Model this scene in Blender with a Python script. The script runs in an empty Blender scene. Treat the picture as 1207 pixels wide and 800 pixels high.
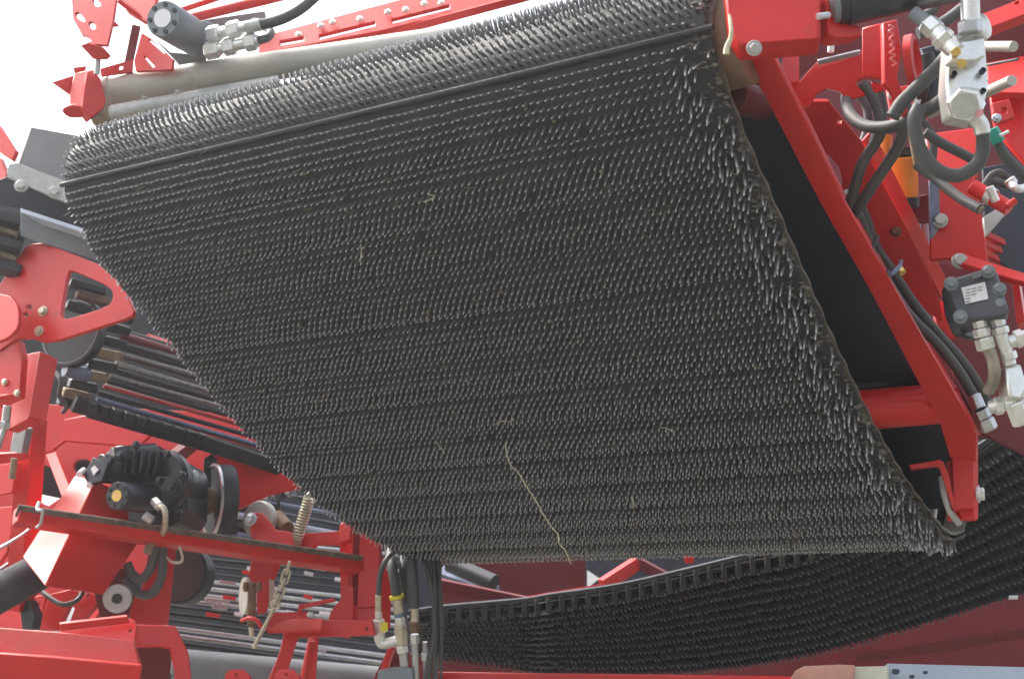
import bpy, bmesh, math, random
from mathutils import Vector, Matrix
random.seed(7)
V = Vector
scene = bpy.context.scene

# ------------------------------------------------------------------ camera, sky, sun, exposure
FPX = 1615.0                       # focal length in pixels of the 1207 px wide photograph
PITCH = math.radians(12)
CAM = V((0, 0, 1.45))
cam = bpy.data.cameras.new('camera'); cam_ob = bpy.data.objects.new('camera', cam)
scene.collection.objects.link(cam_ob)
cam_ob.location = CAM; cam_ob.rotation_euler = (math.radians(90) + PITCH, 0, 0)
cam.sensor_width = 36; cam.lens = 36 * FPX / 1207
cam.clip_start = 0.05; cam.clip_end = 3000
cam.dof.use_dof = True; cam.dof.focus_distance = 2.45; cam.dof.aperture_fstop = 9.0
scene.camera = cam_ob

SUN_EL, SUN_AZ = 52, -62           # azimuth from +Y towards +X: the sun stands to the left, a little behind the machine
world = bpy.data.worlds.new('World'); scene.world = world; world.use_nodes = True
nt = world.node_tree
sky = nt.nodes.new('ShaderNodeTexSky'); sky.sky_type = 'NISHITA'; sky.sun_disc = False
sky.sun_elevation = math.radians(SUN_EL); sky.sun_rotation = math.radians(SUN_AZ)
sky.dust_density = 6.0; sky.air_density = 1.0; sky.ozone_density = 0.6; sky.altitude = 50
bg = nt.nodes['Background']; bg.inputs['Strength'].default_value = 0.15
hs = nt.nodes.new('ShaderNodeHueSaturation'); hs.inputs['Saturation'].default_value = .45
nt.links.new(sky.outputs[0], hs.inputs['Color']); nt.links.new(hs.outputs[0], bg.inputs[0])
sun = bpy.data.lights.new('sun', 'SUN'); sun.energy = 1.7; sun.angle = math.radians(14); sun.color = (1, .95, .88)
sun_ob = bpy.data.objects.new('sun', sun); scene.collection.objects.link(sun_ob)
_a, _e = math.radians(SUN_AZ), math.radians(SUN_EL)
_d = V((math.sin(_a) * math.cos(_e), math.cos(_a) * math.cos(_e), math.sin(_e)))
sun_ob.rotation_euler = _d.to_track_quat('Z', 'Y').to_euler()
vs = scene.view_settings
vs.view_transform = 'Standard'; vs.look = 'None'; vs.exposure = 1.48; vs.gamma = 1
vs.use_curve_mapping = False
scene.cycles.max_bounces = 8; scene.cycles.diffuse_bounces = 5

# ------------------------------------------------------------------ geometry helpers
R = V((1, 0, 0)); D = V((0, math.sin(PITCH), -math.cos(PITCH))); F = V((0, math.cos(PITCH), math.sin(PITCH)))
def ray(x, y): return F + R * ((x - 603.5) / FPX) + D * ((y - 400) / FPX)
def P(x, y, z): return CAM + ray(x, y) * z
def px(n, z): return n * z / FPX                    # length of n photo pixels at distance z
def N(az, el):
    a, e = math.radians(az), math.radians(el)
    return V((math.sin(a) * math.cos(e), -math.cos(a) * math.cos(e), math.sin(e)))
def onplane(x, y, q, n):
    r = ray(x, y); return CAM + r * ((q - CAM).dot(n) / r.dot(n))
# axes of the machine: belt rows run along D1 (left, away), the belt face climbs along D2, its face looks along NB
D1 = V((-0.853, 0.522, 0)).normalized(); D2 = V((0.4438, 0.7251, -0.5265)); D2 = (D2 - D1 * D2.dot(D1)).normalized()
NB = D1.cross(D2).normalized(); NA = -D1; H = V((.522, .853, 0)); NH = -H; UP = V((0, 0, 1))

def chaikin(pts, k=1):
    for _ in range(k):
        o = []
        for i in range(len(pts)):
            a, b = pts[i], pts[(i + 1) % len(pts)]
            o.append((a[0] * .78 + b[0] * .22, a[1] * .78 + b[1] * .22)); o.append((a[0] * .22 + b[0] * .78, a[1] * .22 + b[1] * .78))
        pts = o
    return pts

def plate(pts, z, n, t=.008, holes=(), at=None, bm=None, rnd=0):
    """A sheet of real thickness: its outline lies in the plane through P(at, z) with normal n; t goes away from the viewer."""
    out = bm or bmesh.new(); bm2 = bmesh.new(); n = n.normalized()
    if rnd: pts = chaikin(pts, rnd)
    if at is None: at = (sum(p[0] for p in pts) / len(pts), sum(p[1] for p in pts) / len(pts))
    q = P(at[0], at[1], z)
    es = []
    for loop in [pts] + list(holes):
        vs_ = [bm2.verts.new(onplane(p[0], p[1], q, n)) for p in loop]
        es += [bm2.edges.new((vs_[i], vs_[(i + 1) % len(vs_)])) for i in range(len(vs_))]
    bmesh.ops.triangle_fill(bm2, use_beauty=True, use_dissolve=False, edges=es, normal=n)
    fs = list(bm2.faces)
    r = bmesh.ops.extrude_face_region(bm2, geom=fs)
    nv = [g for g in r['geom'] if isinstance(g, bmesh.types.BMVert)]
    bmesh.ops.translate(bm2, verts=nv, vec=-n * t)
    bmesh.ops.recalc_face_normals(bm2, faces=list(bm2.faces))
    return merge(out, bm2)

def merge(a, b):
    me = bpy.data.meshes.new('tmp'); b.to_mesh(me); b.free(); a.from_mesh(me); bpy.data.meshes.remove(me); return a

def box_pts(ps, bm=None):
    """Hexahedron from 8 points: 4 front, 4 back."""
    bm = bm or bmesh.new(); v = [bm.verts.new(p) for p in ps]
    for f in ((0, 1, 2, 3), (7, 6, 5, 4), (0, 4, 5, 1), (1, 5, 6, 2), (2, 6, 7, 3), (3, 7, 4, 0)):
        bm.faces.new([v[i] for i in f])
    bmesh.ops.recalc_face_normals(bm, faces=list(bm.faces)); return bm

def beam(a, b, w, h, n, kind='box', t=.006, bm=None):
    """Bar from a to b. w across, h deep; n is the way its broad face looks."""
    bm = bm or bmesh.new(); e = (b - a).normalized(); n = (n - e * n.dot(e)).normalized(); u = e.cross(n)
    w2 = w / 2
    if kind == 'box': prof = [(-w2, 0), (w2, 0), (w2, -h), (-w2, -h)]
    elif kind == 'U': prof = [(-w2, 0), (w2, 0), (w2, -h), (w2 - t, -h), (w2 - t, -t), (-w2 + t, -t), (-w2 + t, -h), (-w2, -h)]
    elif kind == 'C': prof = [(-w2, 0), (-w2 + t, 0), (-w2 + t, -h + t), (w2 - t, -h + t), (w2 - t, 0), (w2, 0), (w2, -h), (-w2, -h)]
    elif kind == 'L': prof = [(-w2, 0), (w2, 0), (w2, -t), (-w2 + t, -t), (-w2 + t, -h), (-w2, -h)]
    A = [bm.verts.new(a + u * x + n * y) for x, y in prof]; B = [bm.verts.new(b + u * x + n * y) for x, y in prof]
    k = len(prof); fs = [bm.faces.new(A), bm.faces.new(B[::-1])]
    for i in range(k): fs.append(bm.faces.new((A[i], B[i], B[(i + 1) % k], A[(i + 1) % k])))
    bmesh.ops.recalc_face_normals(bm, faces=fs); return bm

def frame_of(d):
    d = d.normalized(); u = d.orthogonal().normalized(); return u, d.cross(u)

def lathe(a, axis, prof, seg=24, bm=None, rot=0):
    """Turned body: prof is a list of (distance along axis, radius)."""
    bm = bm or bmesh.new(); axis = axis.normalized(); u, v = frame_of(axis); rings = []
    for d, r in prof:
        c = a + axis * d
        if r < 1e-6: rings.append([bm.verts.new(c)])
        else: rings.append([bm.verts.new(c + (u * math.cos(2 * math.pi * i / seg + rot) + v * math.sin(2 * math.pi * i / seg + rot)) * r) for i in range(seg)])
    fs = []
    for r0, r1 in zip(rings, rings[1:]):
        if len(r0) == 1 and len(r1) == 1: continue
        for i in range(seg):
            j = (i + 1) % seg
            if len(r0) == 1: fs.append(bm.faces.new((r0[0], r1[j], r1[i])))
            elif len(r1) == 1: fs.append(bm.faces.new((r0[i], r0[j], r1[0])))
            else: fs.append(bm.faces.new((r0[i], r0[j], r1[j], r1[i])))
    for rg in (rings[0], rings[-1]):
        if prof[0] != prof[-1] and len(rg) > 1: fs.append(bm.faces.new(rg))
    bmesh.ops.recalc_face_normals(bm, faces=fs); return bm

def cyl(a, b, r, r2=None, seg=24, bm=None, ch=.06):
    L = (b - a).length; r2 = r if r2 is None else r2; c = min(r, L) * ch
    return lathe(a, b - a, [(0, r - c), (c, r), (L - c, r2), (L, r2 - c)], seg, bm)

def hexn(a, b, r, bm=None):
    L = (b - a).length; c = min(r * .15, L * .2)
    return lathe(a, b - a, [(0, r * .88), (c, r), (L - c, r), (L, r * .88)], 6, bm)

def bolt(q, n, r, bm=None, h=None):
    """Washer and hexagon head on a face at q, looking along n."""
    bm = bm or bmesh.new(); h = h or r * .75; n = n.normalized()
    lathe(q - n * .004, n, [(0, r * 1.35), (.004 + r * .15, r * 1.35), (.0045 + r * .2, r * 1.25)], 16, bm)
    lathe(q + n * (r * .18), n, [(0, r), (h * .8, r), (h, r * .8), (h * 1.02, 0)], 6, bm)
    return bm

def spline(pts, sub=8):
    if len(pts) < 3: return pts
    o = []
    for i in range(len(pts) - 1):
        p0 = pts[i - 1] if i else pts[0] * 2 - pts[1]; p1, p2 = pts[i], pts[i + 1]
        p3 = pts[i + 2] if i + 2 < len(pts) else p2 * 2 - p1
        for k in range(sub):
            t = k / sub
            o.append(.5 * ((2 * p1) + (p2 - p0) * t + (2 * p0 - 5 * p1 + 4 * p2 - p3) * t * t + (3 * p1 - p0 - 3 * p2 + p3) * t ** 3))
    return o + [pts[-1]]

def tube(pts, r, seg=12, bm=None, sub=8, r_end=None, closed=False):
    bm = bm or bmesh.new(); c = spline([V(p) for p in pts], sub); n = len(c)
    t = (c[1] - c[0]).normalized(); u = t.orthogonal().normalized(); rings = []
    for i in range(n):
        tt = (c[min(i + 1, n - 1)] - c[max(i - 1, 0)]).normalized()
        u = (u - tt * u.dot(tt)).normalized(); v = tt.cross(u)
        rr = r if r_end is None else r + (r_end - r) * i / (n - 1)
        rings.append([bm.verts.new(c[i] + (u * math.cos(2 * math.pi * k / seg) + v * math.sin(2 * math.pi * k / seg)) * rr) for k in range(seg)])
    fs = []
    for a, b in zip(rings, rings[1:]):
        for k in range(seg): fs.append(bm.faces.new((a[k], a[(k + 1) % seg], b[(k + 1) % seg], b[k])))
    fs += [bm.faces.new(rings[0][::-1]), bm.faces.new(rings[-1])]
    bmesh.ops.recalc_face_normals(bm, faces=fs); return bm

# ------------------------------------------------------------------ linking helpers
def ob(name, bm, m, parent=None, bev=0, smooth=True, ang=32):
    me = bpy.data.meshes.new(name)
    c = V((0, 0, 0))
    if len(bm.verts):
        for v in bm.verts: c += v.co
        c /= len(bm.verts)
        bmesh.ops.translate(bm, verts=list(bm.verts), vec=-c)
    bm.to_mesh(me); bm.free()
    if smooth:
        for p in me.polygons: p.use_smooth = True
        me.set_sharp_from_angle(angle=math.radians(ang))
    me.materials.append(m)
    o = bpy.data.objects.new(name, me); scene.collection.objects.link(o); o.location = c
    if parent is not None:
        o.parent = parent; o.matrix_parent_inverse = world_of(parent).inverted()
    if bev:
        b = o.modifiers.new('edge', 'BEVEL'); b.width = bev; b.segments = 2; b.limit_method = 'ANGLE'; b.angle_limit = math.radians(40)
        b.harden_normals = False
    return o
def world_of(o):
    m = Matrix.Translation(o.location)
    return (world_of(o.parent) @ o.matrix_parent_inverse @ m) if o.parent else m
def tag(o, label, cat, group=None, kind=None):
    o['label'] = label; o['category'] = cat
    if group: o['group'] = group
    o['kind'] = kind or 'thing'
    return o
def thing(name, label, cat, loc, group=None):
    o = bpy.data.objects.new(name, None); scene.collection.objects.link(o); o.location = loc; o.empty_display_size = .05
    return tag(o, label, cat, group)
def copies(src, places, parent):
    """src is a part; further copies share its mesh. places: list of (location, matrix or None)."""
    for loc in places:
        c = src.copy(); scene.collection.objects.link(c); c.parent = parent
        c.matrix_parent_inverse = world_of(parent).inverted(); c.location = loc

# ------------------------------------------------------------------ materials
def mat(name, col, rough=.5, metal=0, spec=.5, var=.15, scale=30, dust=0, dust_col=(.30, .25, .18), bump=0, coat=0, speck=0, wear_or_tip_light=0, wear_col=(.05, .03, .02)):
    m = bpy.data.materials.new(name); m.use_nodes = True; t = m.node_tree; b = t.nodes['Principled BSDF']; L = t.links.new
    tc = t.nodes.new('ShaderNodeNewGeometry'); pos = tc.outputs['Position']
    def noise(sc, det=4, ro=.6):
        x = t.nodes.new('ShaderNodeTexNoise'); x.inputs['Scale'].default_value = sc; x.inputs['Detail'].default_value = det
        x.inputs['Roughness'].default_value = ro; L(pos, x.inputs['Vector']); return x.outputs['Fac']
    def ramp(v, lo, hi, a=0., bb=1.):
        x = t.nodes.new('ShaderNodeMapRange'); L(v, x.inputs['Value'])
        for k, val in zip(('From Min', 'From Max', 'To Min', 'To Max'), (lo, hi, a, bb)): x.inputs[k].default_value = val
        return x.outputs['Result']
    def math_(op, a, c):
        x = t.nodes.new('ShaderNodeMath'); x.operation = op; x.use_clamp = False
        for i, q in enumerate((a, c)):
            if isinstance(q, (int, float)): x.inputs[i].default_value = q
            else: L(q, x.inputs[i])
        return x.outputs[0]
    def mix(fac, a, c):
        x = t.nodes.new('ShaderNodeMix'); x.data_type = 'RGBA'
        if isinstance(fac, (int, float)): x.inputs['Factor'].default_value = fac
        else: L(fac, x.inputs['Factor'])
        for k, q in ((6, a), (7, c)):
            if isinstance(q, tuple): x.inputs[k].default_value = (*q, 1)
            else: L(q, x.inputs[k])
        return x.outputs[2]
    n1 = noise(scale); n2 = noise(scale * .17, 3)
    lo = tuple(c * (1 - var) for c in col); hi = tuple(min(1, c * (1 + var)) for c in col)
    c = mix(ramp(n1, .3, .7), lo, hi)
    if wear_or_tip_light: c = mix(math_('MULTIPLY', ramp(noise(scale * 2.3, 6, .7), .60, .72), wear_or_tip_light), c, wear_col)
    if speck: c = mix(math_('MULTIPLY', ramp(noise(420, 2), .62, .72), speck), c, dust_col)
    if dust:
        s = t.nodes.new('ShaderNodeSeparateXYZ'); L(tc.outputs['Normal'], s.inputs[0])
        up = ramp(s.outputs['Z'], -.1, .9, .25, 1.)
        d = math_('MULTIPLY', math_('MULTIPLY', ramp(n2, .3, .72), ramp(noise(scale * 3, 6, .75), .25, .65)), math_('MULTIPLY', up, dust))
        x = t.nodes.new('ShaderNodeClamp'); L(d, x.inputs[0]); c = mix(x.outputs[0], c, dust_col)
        L(math_('ADD', ramp(n2, .3, .7, rough - .06, rough + .1), math_('MULTIPLY', x.outputs[0], .35)), b.inputs['Roughness'])
    else: L(ramp(n2, .3, .7, max(.03, rough - .06), rough + .08), b.inputs['Roughness'])
    L(c, b.inputs['Base Color'])
    b.inputs['Metallic'].default_value = metal; b.inputs['Specular IOR Level'].default_value = spec
    if coat: b.inputs['Coat Weight'].default_value = coat; b.inputs['Coat Roughness'].default_value = .18
    if bump:
        x = t.nodes.new('ShaderNodeBump'); x.inputs['Strength'].default_value = bump; x.inputs['Distance'].default_value = .002
        L(noise(scale * 5, 5), x.inputs['Height']); L(x.outputs[0], b.inputs['Normal'])
    return m
RED = mat('red_paint', (.62, .016, .012), .34, var=.08, scale=9, dust=.30, dust_col=(.36, .12, .09), speck=.06, wear_or_tip_light=.55, wear_col=(.36, .035, .026))
REDD = mat('red_paint_dusty', (.54, .024, .022), .48, var=.10, scale=12, dust=.7, dust_col=(.33, .25, .19), speck=.15)
MAROON = mat('shaded_red_paint', (.15, .010, .014), .5, var=.15, scale=5, dust=.6, dust_col=(.17, .085, .08), wear_or_tip_light=.3, wear_col=(.06, .02, .02))  # darker copy of the machine red, with shade put into the colour
RUB = mat('belt_rubber', (.032, .034, .037), .62, var=.3, scale=14, dust=.75, dust_col=(.095, .082, .062), bump=.5, speck=.35, spec=.4)
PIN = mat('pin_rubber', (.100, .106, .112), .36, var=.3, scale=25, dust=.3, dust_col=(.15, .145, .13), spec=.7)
def paint_lit_tip(m, tip):  # puts light at the tip and shade at the root into the colour
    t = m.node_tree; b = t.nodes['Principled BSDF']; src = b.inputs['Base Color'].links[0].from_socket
    a = t.nodes.new('ShaderNodeAttribute'); a.attribute_name = 'wear_or_tip_light'
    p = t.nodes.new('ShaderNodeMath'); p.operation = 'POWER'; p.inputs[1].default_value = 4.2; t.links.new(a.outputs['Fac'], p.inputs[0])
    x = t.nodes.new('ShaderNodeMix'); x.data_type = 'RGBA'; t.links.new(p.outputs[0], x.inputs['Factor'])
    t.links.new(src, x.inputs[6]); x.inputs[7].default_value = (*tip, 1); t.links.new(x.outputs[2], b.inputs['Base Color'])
paint_lit_tip(PIN, (.72, .73, .735))                # light on the pin tips painted pale, shade between pins left dark
FIN = mat('fin_rubber', (.060, .064, .072), .75, var=.25, scale=20, spec=.2)
EDGE = mat('soiled_belt_edge', (.17, .15, .125), .8, var=.4, scale=40, dust=.7, dust_col=(.20, .165, .12), bump=.9)
HOSE = mat('hose_rubber', (.075, .077, .078), .5, var=.15, scale=30, dust=.5, dust_col=(.20, .185, .16))
BLACK = mat('black_paint', (.022, .026, .034), .33, var=.2, scale=20, dust=.18, dust_col=(.2, .19, .17), coat=.2)
PLAST = mat('black_plastic', (.02, .02, .022), .4, var=.2, scale=25, dust=.2, dust_col=(.15, .14, .12))
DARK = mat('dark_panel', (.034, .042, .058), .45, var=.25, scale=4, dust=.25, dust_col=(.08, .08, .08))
ZINC = mat('zinc_plate', (.80, .80, .76), .34, metal=.75, var=.08, scale=60, dust=.2, dust_col=(.5, .47, .4))
YZINC = mat('yellow_zinc', (.60, .56, .43), .38, metal=.8, var=.15, scale=60, dust=.3)
STEEL = mat('steel', (.55, .56, .57), .32, metal=.9, var=.12, scale=40, dust=.2)
ALU = mat('grey_tube_paint', (.52, .50, .45), .42, metal=.25, var=.12, scale=12, dust=.5, dust_col=(.36, .31, .24), wear_or_tip_light=.5, wear_col=(.22, .2, .18))
GREY = mat('grey_paint', (.20, .225, .24), .42, var=.12, scale=16, dust=.35, dust_col=(.34, .32, .28))
GALV = mat('galvanised', (.50, .51, .48), .45, metal=.45, var=.15, scale=35, dust=.4)
TAN = mat('tan_rubber', (.24, .145, .085), .55, var=.25, scale=30, dust=.4)
PAD = mat('earth_coated_pad', (.26, .205, .13), .8, var=.3, scale=60, bump=.6)
WHITE = mat('white_print', (.80, .80, .80), .45, var=.04)
BRASS = mat('brass', (.72, .50, .16), .3, metal=.8, var=.12)
ORANGE = mat('orange_paint', (.75, .26, .02), .45, var=.12, scale=25, dust=.4)
YELL = mat('yellow_plastic', (.75, .62, .04), .45, var=.1)
TEAL = mat('teal_plastic', (.03, .36, .27), .45, var=.15)
BLUEG = mat('pale_blue_paint', (.38, .43, .50), .5, var=.07, scale=8, wear_or_tip_light=.0)
STRAW = mat('dry_straw', (.62, .55, .38), .7, var=.25, scale=80)
RUST = mat('brown_metal', (.20, .125, .07), .6, var=.3, scale=50, metal=.2)
BLUE = mat('blue_grey_paint', (.16, .20, .30), .35, var=.2)
DSTEEL = mat('dirty_steel', (.26, .245, .22), .42, metal=.55, var=.3, scale=60, dust=.5, dust_col=(.16, .13, .1))
BIN = mat('grey_sheet', (.30, .32, .33), .45, var=.1, scale=10, dust=.3)
CRUST = mat('dried_dirt', (.15, .115, .09), .85, var=.4, scale=50, bump=.5)
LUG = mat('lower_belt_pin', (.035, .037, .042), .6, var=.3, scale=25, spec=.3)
paint_lit_tip(LUG, (.20, .205, .215))  # weaker painted light on the tips of the lower belt's fins
GROUNDM = mat('gravel', (.11, .105, .085), .9, var=.3, scale=3, speck=.3)

# ------------------------------------------------------------------ ground
bm = bmesh.new(); s = 55
bm.faces.new([bm.verts.new(p) for p in ((-s, -s, 0), (s, -s, 0), (s, s, 0), (-s, s, 0))])
g = ob('ground', bm, GROUNDM); g['kind'] = 'structure'; g['label'] = 'pale gravel yard under the machine'

# ================================================================== the pin belt
O = P(838, 32, 2.03); W = 1.40
def B(s, t, w): return O + D1 * s + D2 * t + NB * w       # s: from right edge to the left, t: along the belt, w: out of its face
def belt_path():
    pts = []; c = (.092, -.078); r = .118
    for k in range(20):                                    # nose, from the top run down to the seam
        a = math.radians(205 - k * (205 - 50) / 19); pts.append((c[0] - r * math.sin(a), c[1] + r * math.cos(a), 0))
    prof = [(.004, .004), (.056, .027), (.108, .043), (.183, .055), (.279, .058), (.405, .062), (.543, .068), (.713, .069), (.895, .060), (1.087, .032), (1.31, -.025), (1.42, -.072), (1.495, -.13)]
    sm = spline([V((a, b, 0)) for a, b in prof], 8)
    k0 = len(pts); pts += [(p.x, p.y, 1) for p in sm]
    for k in range(1, 13):
        a = math.radians(-48 - k * 12); pts.append((1.42 + .1 * math.cos(math.radians(38 - k * 13)), -.2 + .1 * math.sin(math.radians(38 - k * 13)), 2))
    pts.append((1.3, -.29, 3)); pts.append((.7, -.25, 3)); pts.append((.2, -.21, 3))
    return pts
path = belt_path()
# dense resample by arc length
dense = []
acc = 0
for (a, b) in zip(path, path[1:]):
    L = math.hypot(b[0] - a[0], b[1] - a[1]); k = max(1, int(L / .004))
    for i in range(k):
        f = i / k; dense.append((a[0] + (b[0] - a[0]) * f, a[1] + (b[1] - a[1]) * f, acc + L * f, a[2]))
    acc += L
seam_s = next(d[2] for d in dense if d[3] == 1)
face_end = max(d[2] for d in dense if d[3] == 1)
BAND, AMP = .1085, .0062
def bulge(s):
    if s < seam_s or s > face_end: return 0
    u = ((s - seam_s) % BAND) / BAND
    return AMP * (1 - (2 * u - 1) ** 2) - AMP * .5
def surf(i):
    a = dense[max(i - 1, 0)]; b = dense[min(i + 1, len(dense) - 1)]; d = dense[i]
    tx, ty = b[0] - a[0], b[1] - a[1]; l = math.hypot(tx, ty) or 1; nx, ny = -ty / l, tx / l
    h = bulge(d[2]); return d[0] + nx * h, d[1] + ny * h
S2 = [surf(i) for i in range(len(dense))]
def at_s(s):
    lo, hi = 0, len(dense) - 1
    while lo < hi:
        m_ = (lo + hi) // 2
        if dense[m_][2] < s: lo = m_ + 1
        else: hi = m_
    i = min(max(lo, 2), len(dense) - 3)
    a, b = S2[i - 2], S2[i + 2]; tx, ty = b[0] - a[0], b[1] - a[1]; l = math.hypot(tx, ty)
    return S2[i], (-ty / l, tx / l), (tx / l, ty / l)
belt = thing('pin_belt', 'wide black rubber elevator belt covered in rows of pointed rubber pins', 'conveyor belt', B(W / 2, .7, -.1))
# the sheet: real thickness, scalloped face, slightly ragged side edges
bm = bmesh.new(); rowsv = []
NS = 24
for i in range(0, len(dense), 2):
    (t, w) = S2[i]; (_, nn, tt) = at_s(dense[i][2]) if 3 < i < len(dense) - 3 else (0, (0, 1), (1, 0))
    fr, bk = [], []
    rg = .004 * math.sin(dense[i][2] * 58) + random.uniform(-.002, .002)
    for j in range(NS + 1):
        s = W * j / NS
        if j == 0: s -= rg - .006
        if j == NS: s += rg
        fr.append(bm.verts.new(B(s, t, w))); bk.append(bm.verts.new(B(s, t - nn[0] * .007, w - nn[1] * .007)))
    rowsv.append((fr, bk))
for (f0, b0), (f1, b1) in zip(rowsv, rowsv[1:]):
    for j in range(NS):
        bm.faces.new((f0[j], f0[j + 1], f1[j + 1], f1[j])); bm.faces.new((b0[j], b1[j], b1[j + 1], b0[j + 1]))
    bm.faces.new((f0[0], f1[0], b1[0], b0[0])); bm.faces.new((f0[NS], b0[NS], b1[NS], f1[NS]))
bmesh.ops.recalc_face_normals(bm, faces=list(bm.faces))
ob('belt_sheet', bm, RUB, belt, ang=60)
# straight carcass band along each side, behind the scalloped cover
for nm, s0 in (('edge_band', .003), ('edge_band', W - .043)):
    bm = bmesh.new(); pr = None
    for i in range(0, len(dense), 3):
        d = dense[i]; _, nn, _ = at_s(d[2]); t, w = d[0] - nn[0] * .013, d[1] - nn[1] * .013
        wob = .0015 * math.sin(d[2] * 90)
        q = [bm.verts.new(B(s0 + wob, t, w)), bm.verts.new(B(s0 + .046, t, w)), bm.verts.new(B(s0 + .046, t - nn[0] * .006, w - nn[1] * .006)), bm.verts.new(B(s0 + wob, t - nn[0] * .006, w - nn[1] * .006))]
        if pr:
            for k in range(4): bm.faces.new((pr[k], pr[(k + 1) % 4], q[(k + 1) % 4], q[k]))
        pr = q
    bmesh.ops.recalc_face_normals(bm, faces=list(bm.faces))
    ob(nm, bm, EDGE, belt)
# soil caked on the bare strip beside the last pins
bm = bmesh.new()
for k in range(420):
    s_ = random.uniform(seam_s - .06, face_end - .05); q, nn, tt = at_s(s_)
    ctr = B(random.triangular(.0, .05, .006), q[0] + nn[0] * .001, q[1] + nn[1] * .001); r = random.uniform(.0012, .0042)
    m4 = Matrix.Translation(ctr) @ Matrix.Rotation(random.uniform(0, 6), 4, 'X') @ Matrix.Diagonal((r * 1.5, r * random.uniform(.7, 1.6), r * .55, 1))
    bmesh.ops.create_icosphere(bm, subdivisions=1, radius=1, matrix=m4)
o = ob('caked_soil', bm, EDGE, belt); o['kind'] = 'stuff'
# seam strip
bm = bmesh.new(); q0, nn, tt = at_s(seam_s - .012); q1, n1_, _ = at_s(seam_s + .010)
a = B(-.004, q0[0] + nn[0] * .002, q0[1] + nn[1] * .002)
tube([B(-.004, .0, .001), B(W * .5, .0, .003), B(W + .004, .0, .001)], .0055, 8, bm)
ob('seam_strip', bm, RUB, belt)
# pins
def pin_mesh(bm, base, d, L, r, bend):
    d = d.normalized(); u, v = frame_of(d); rings = []; wl = bm.verts.layers.float.get('wear_or_tip_light') or bm.verts.layers.float.new('wear_or_tip_light')
    for f, k in ((0, 1.2), (.12, .95), (.60, .82), (.90, .68), (1.0, .40)):
        c = base + d * (L * f) + bend * (f * f * L)
        rings.append([bm.verts.new(c + (u * math.cos(a * math.pi / 3) + v * math.sin(a * math.pi / 3)) * (r * k)) for a in range(6)])
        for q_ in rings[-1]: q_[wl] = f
    for a, b in zip(rings, rings[1:]):
        for k in range(6): bm.faces.new((a[k], a[(k + 1) % 6], b[(k + 1) % 6], b[k]))
    bm.faces.new(rings[-1])
pins = []
ROW, COL, L0 = .0155, .0139, .0205
rows = []
s_ = seam_s - .022
while s_ > seam_s - .36: rows.append((s_, 0)); s_ -= ROW
for b_ in range(14):
    for k in range(7):
        s_ = seam_s + BAND * (b_ + (k + .5) / 7)
        if s_ < face_end + .06: rows.append((s_, 1))
s_ = face_end + .06
while s_ < face_end + .20: rows.append((s_, 2)); s_ += ROW
LEAN = math.radians(0)
for ri, (s_, kind) in enumerate(rows):
    q, nn, tt = at_s(s_)
    jit = random.gauss(0, .0006)
    for c in range(int((W - .02) / COL) + 1):
        sc = .010 + c * COL + jit + random.gauss(0, .0007) + (COL / 2 if ri % 2 else 0) * .0
        edge = c < 5
        if c < 1 and random.random() < .62 or c == 1 and random.random() < .34 or c == 2 and random.random() < .14: continue
        if random.random() < .004: continue
        lean = (LEAN if kind == 1 else 0) + random.gauss(0, .025) * (3.5 if edge else 1)
        side = random.gauss(0, .025) * (4 if edge else 1) + (.22 if edge else 0) * random.random()
        ax = (nn[0] * math.cos(lean) - tt[0] * math.sin(lean), nn[1] * math.cos(lean) - tt[1] * math.sin(lean))
        d = (D2 * ax[0] + NB * ax[1] - D1 * side).normalized()
        base = B(sc, q[0] + random.gauss(0, .0006) * tt[0], q[1] + random.gauss(0, .0006) * tt[1])
        bend = -UP * (random.uniform(.1, .3) if edge else random.uniform(.0, .06)) + V((random.gauss(0, .012), random.gauss(0, .012), 0))
        Lp = (L0 if s_ < face_end - .5 or edge else L0 - .006 * min(1, (s_ - face_end + .5) / .3)) * random.uniform(.93, 1.05) * (random.uniform(1.1, 1.5) if edge else 1)
        pins.append((base, d, Lp, bend))
def seen_size(p):
    z = (p[0] - CAM).dot(F); a = p[0] - CAM; b = a + p[1] * p[2]
    x = (a.dot(R) / z * FPX + 603, a.dot(D) / z * FPX + 400); z2 = b.dot(F); y = (b.dot(R) / z2 * FPX + 603, b.dot(D) / z2 * FPX + 400)
    if not (5 < x[0] < 1200 and 8 < x[1] < 700): return 0
    if p[1].dot((CAM - p[0]).normalized()) < -.25: return 0
    return math.hypot(x[0] - y[0], x[1] - y[1])
order = sorted(range(len(pins)), key=lambda i: -seen_size(pins[i])); near = set(order[:300])
bm = bmesh.new()
for i, p in enumerate(pins):
    if i not in near: pin_mesh(bm, p[0], p[1], p[2], .0023, p[3])
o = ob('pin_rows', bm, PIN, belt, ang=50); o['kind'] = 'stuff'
shapes = []
for k in range(6):
    bm = bmesh.new(); pin_mesh(bm, V((0, 0, 0)), V((0, 0, 1)), L0, .0023, V((random.gauss(0, .03), random.gauss(0, .03), 0)))
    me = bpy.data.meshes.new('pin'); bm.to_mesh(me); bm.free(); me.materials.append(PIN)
    for p in me.polygons: p.use_smooth = True
    me.set_sharp_from_angle(angle=math.radians(50)); shapes.append(me)
inv = world_of(belt).inverted()
for i in order[:300]:
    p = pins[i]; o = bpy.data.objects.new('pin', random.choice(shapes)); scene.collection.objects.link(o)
    o.parent = belt; o.matrix_parent_inverse = inv; o.location = p[0]; o.rotation_mode = 'QUATERNION'; o.rotation_quaternion = (p[1] + p[3] * .5).to_track_quat('Z', 'Y')
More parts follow.
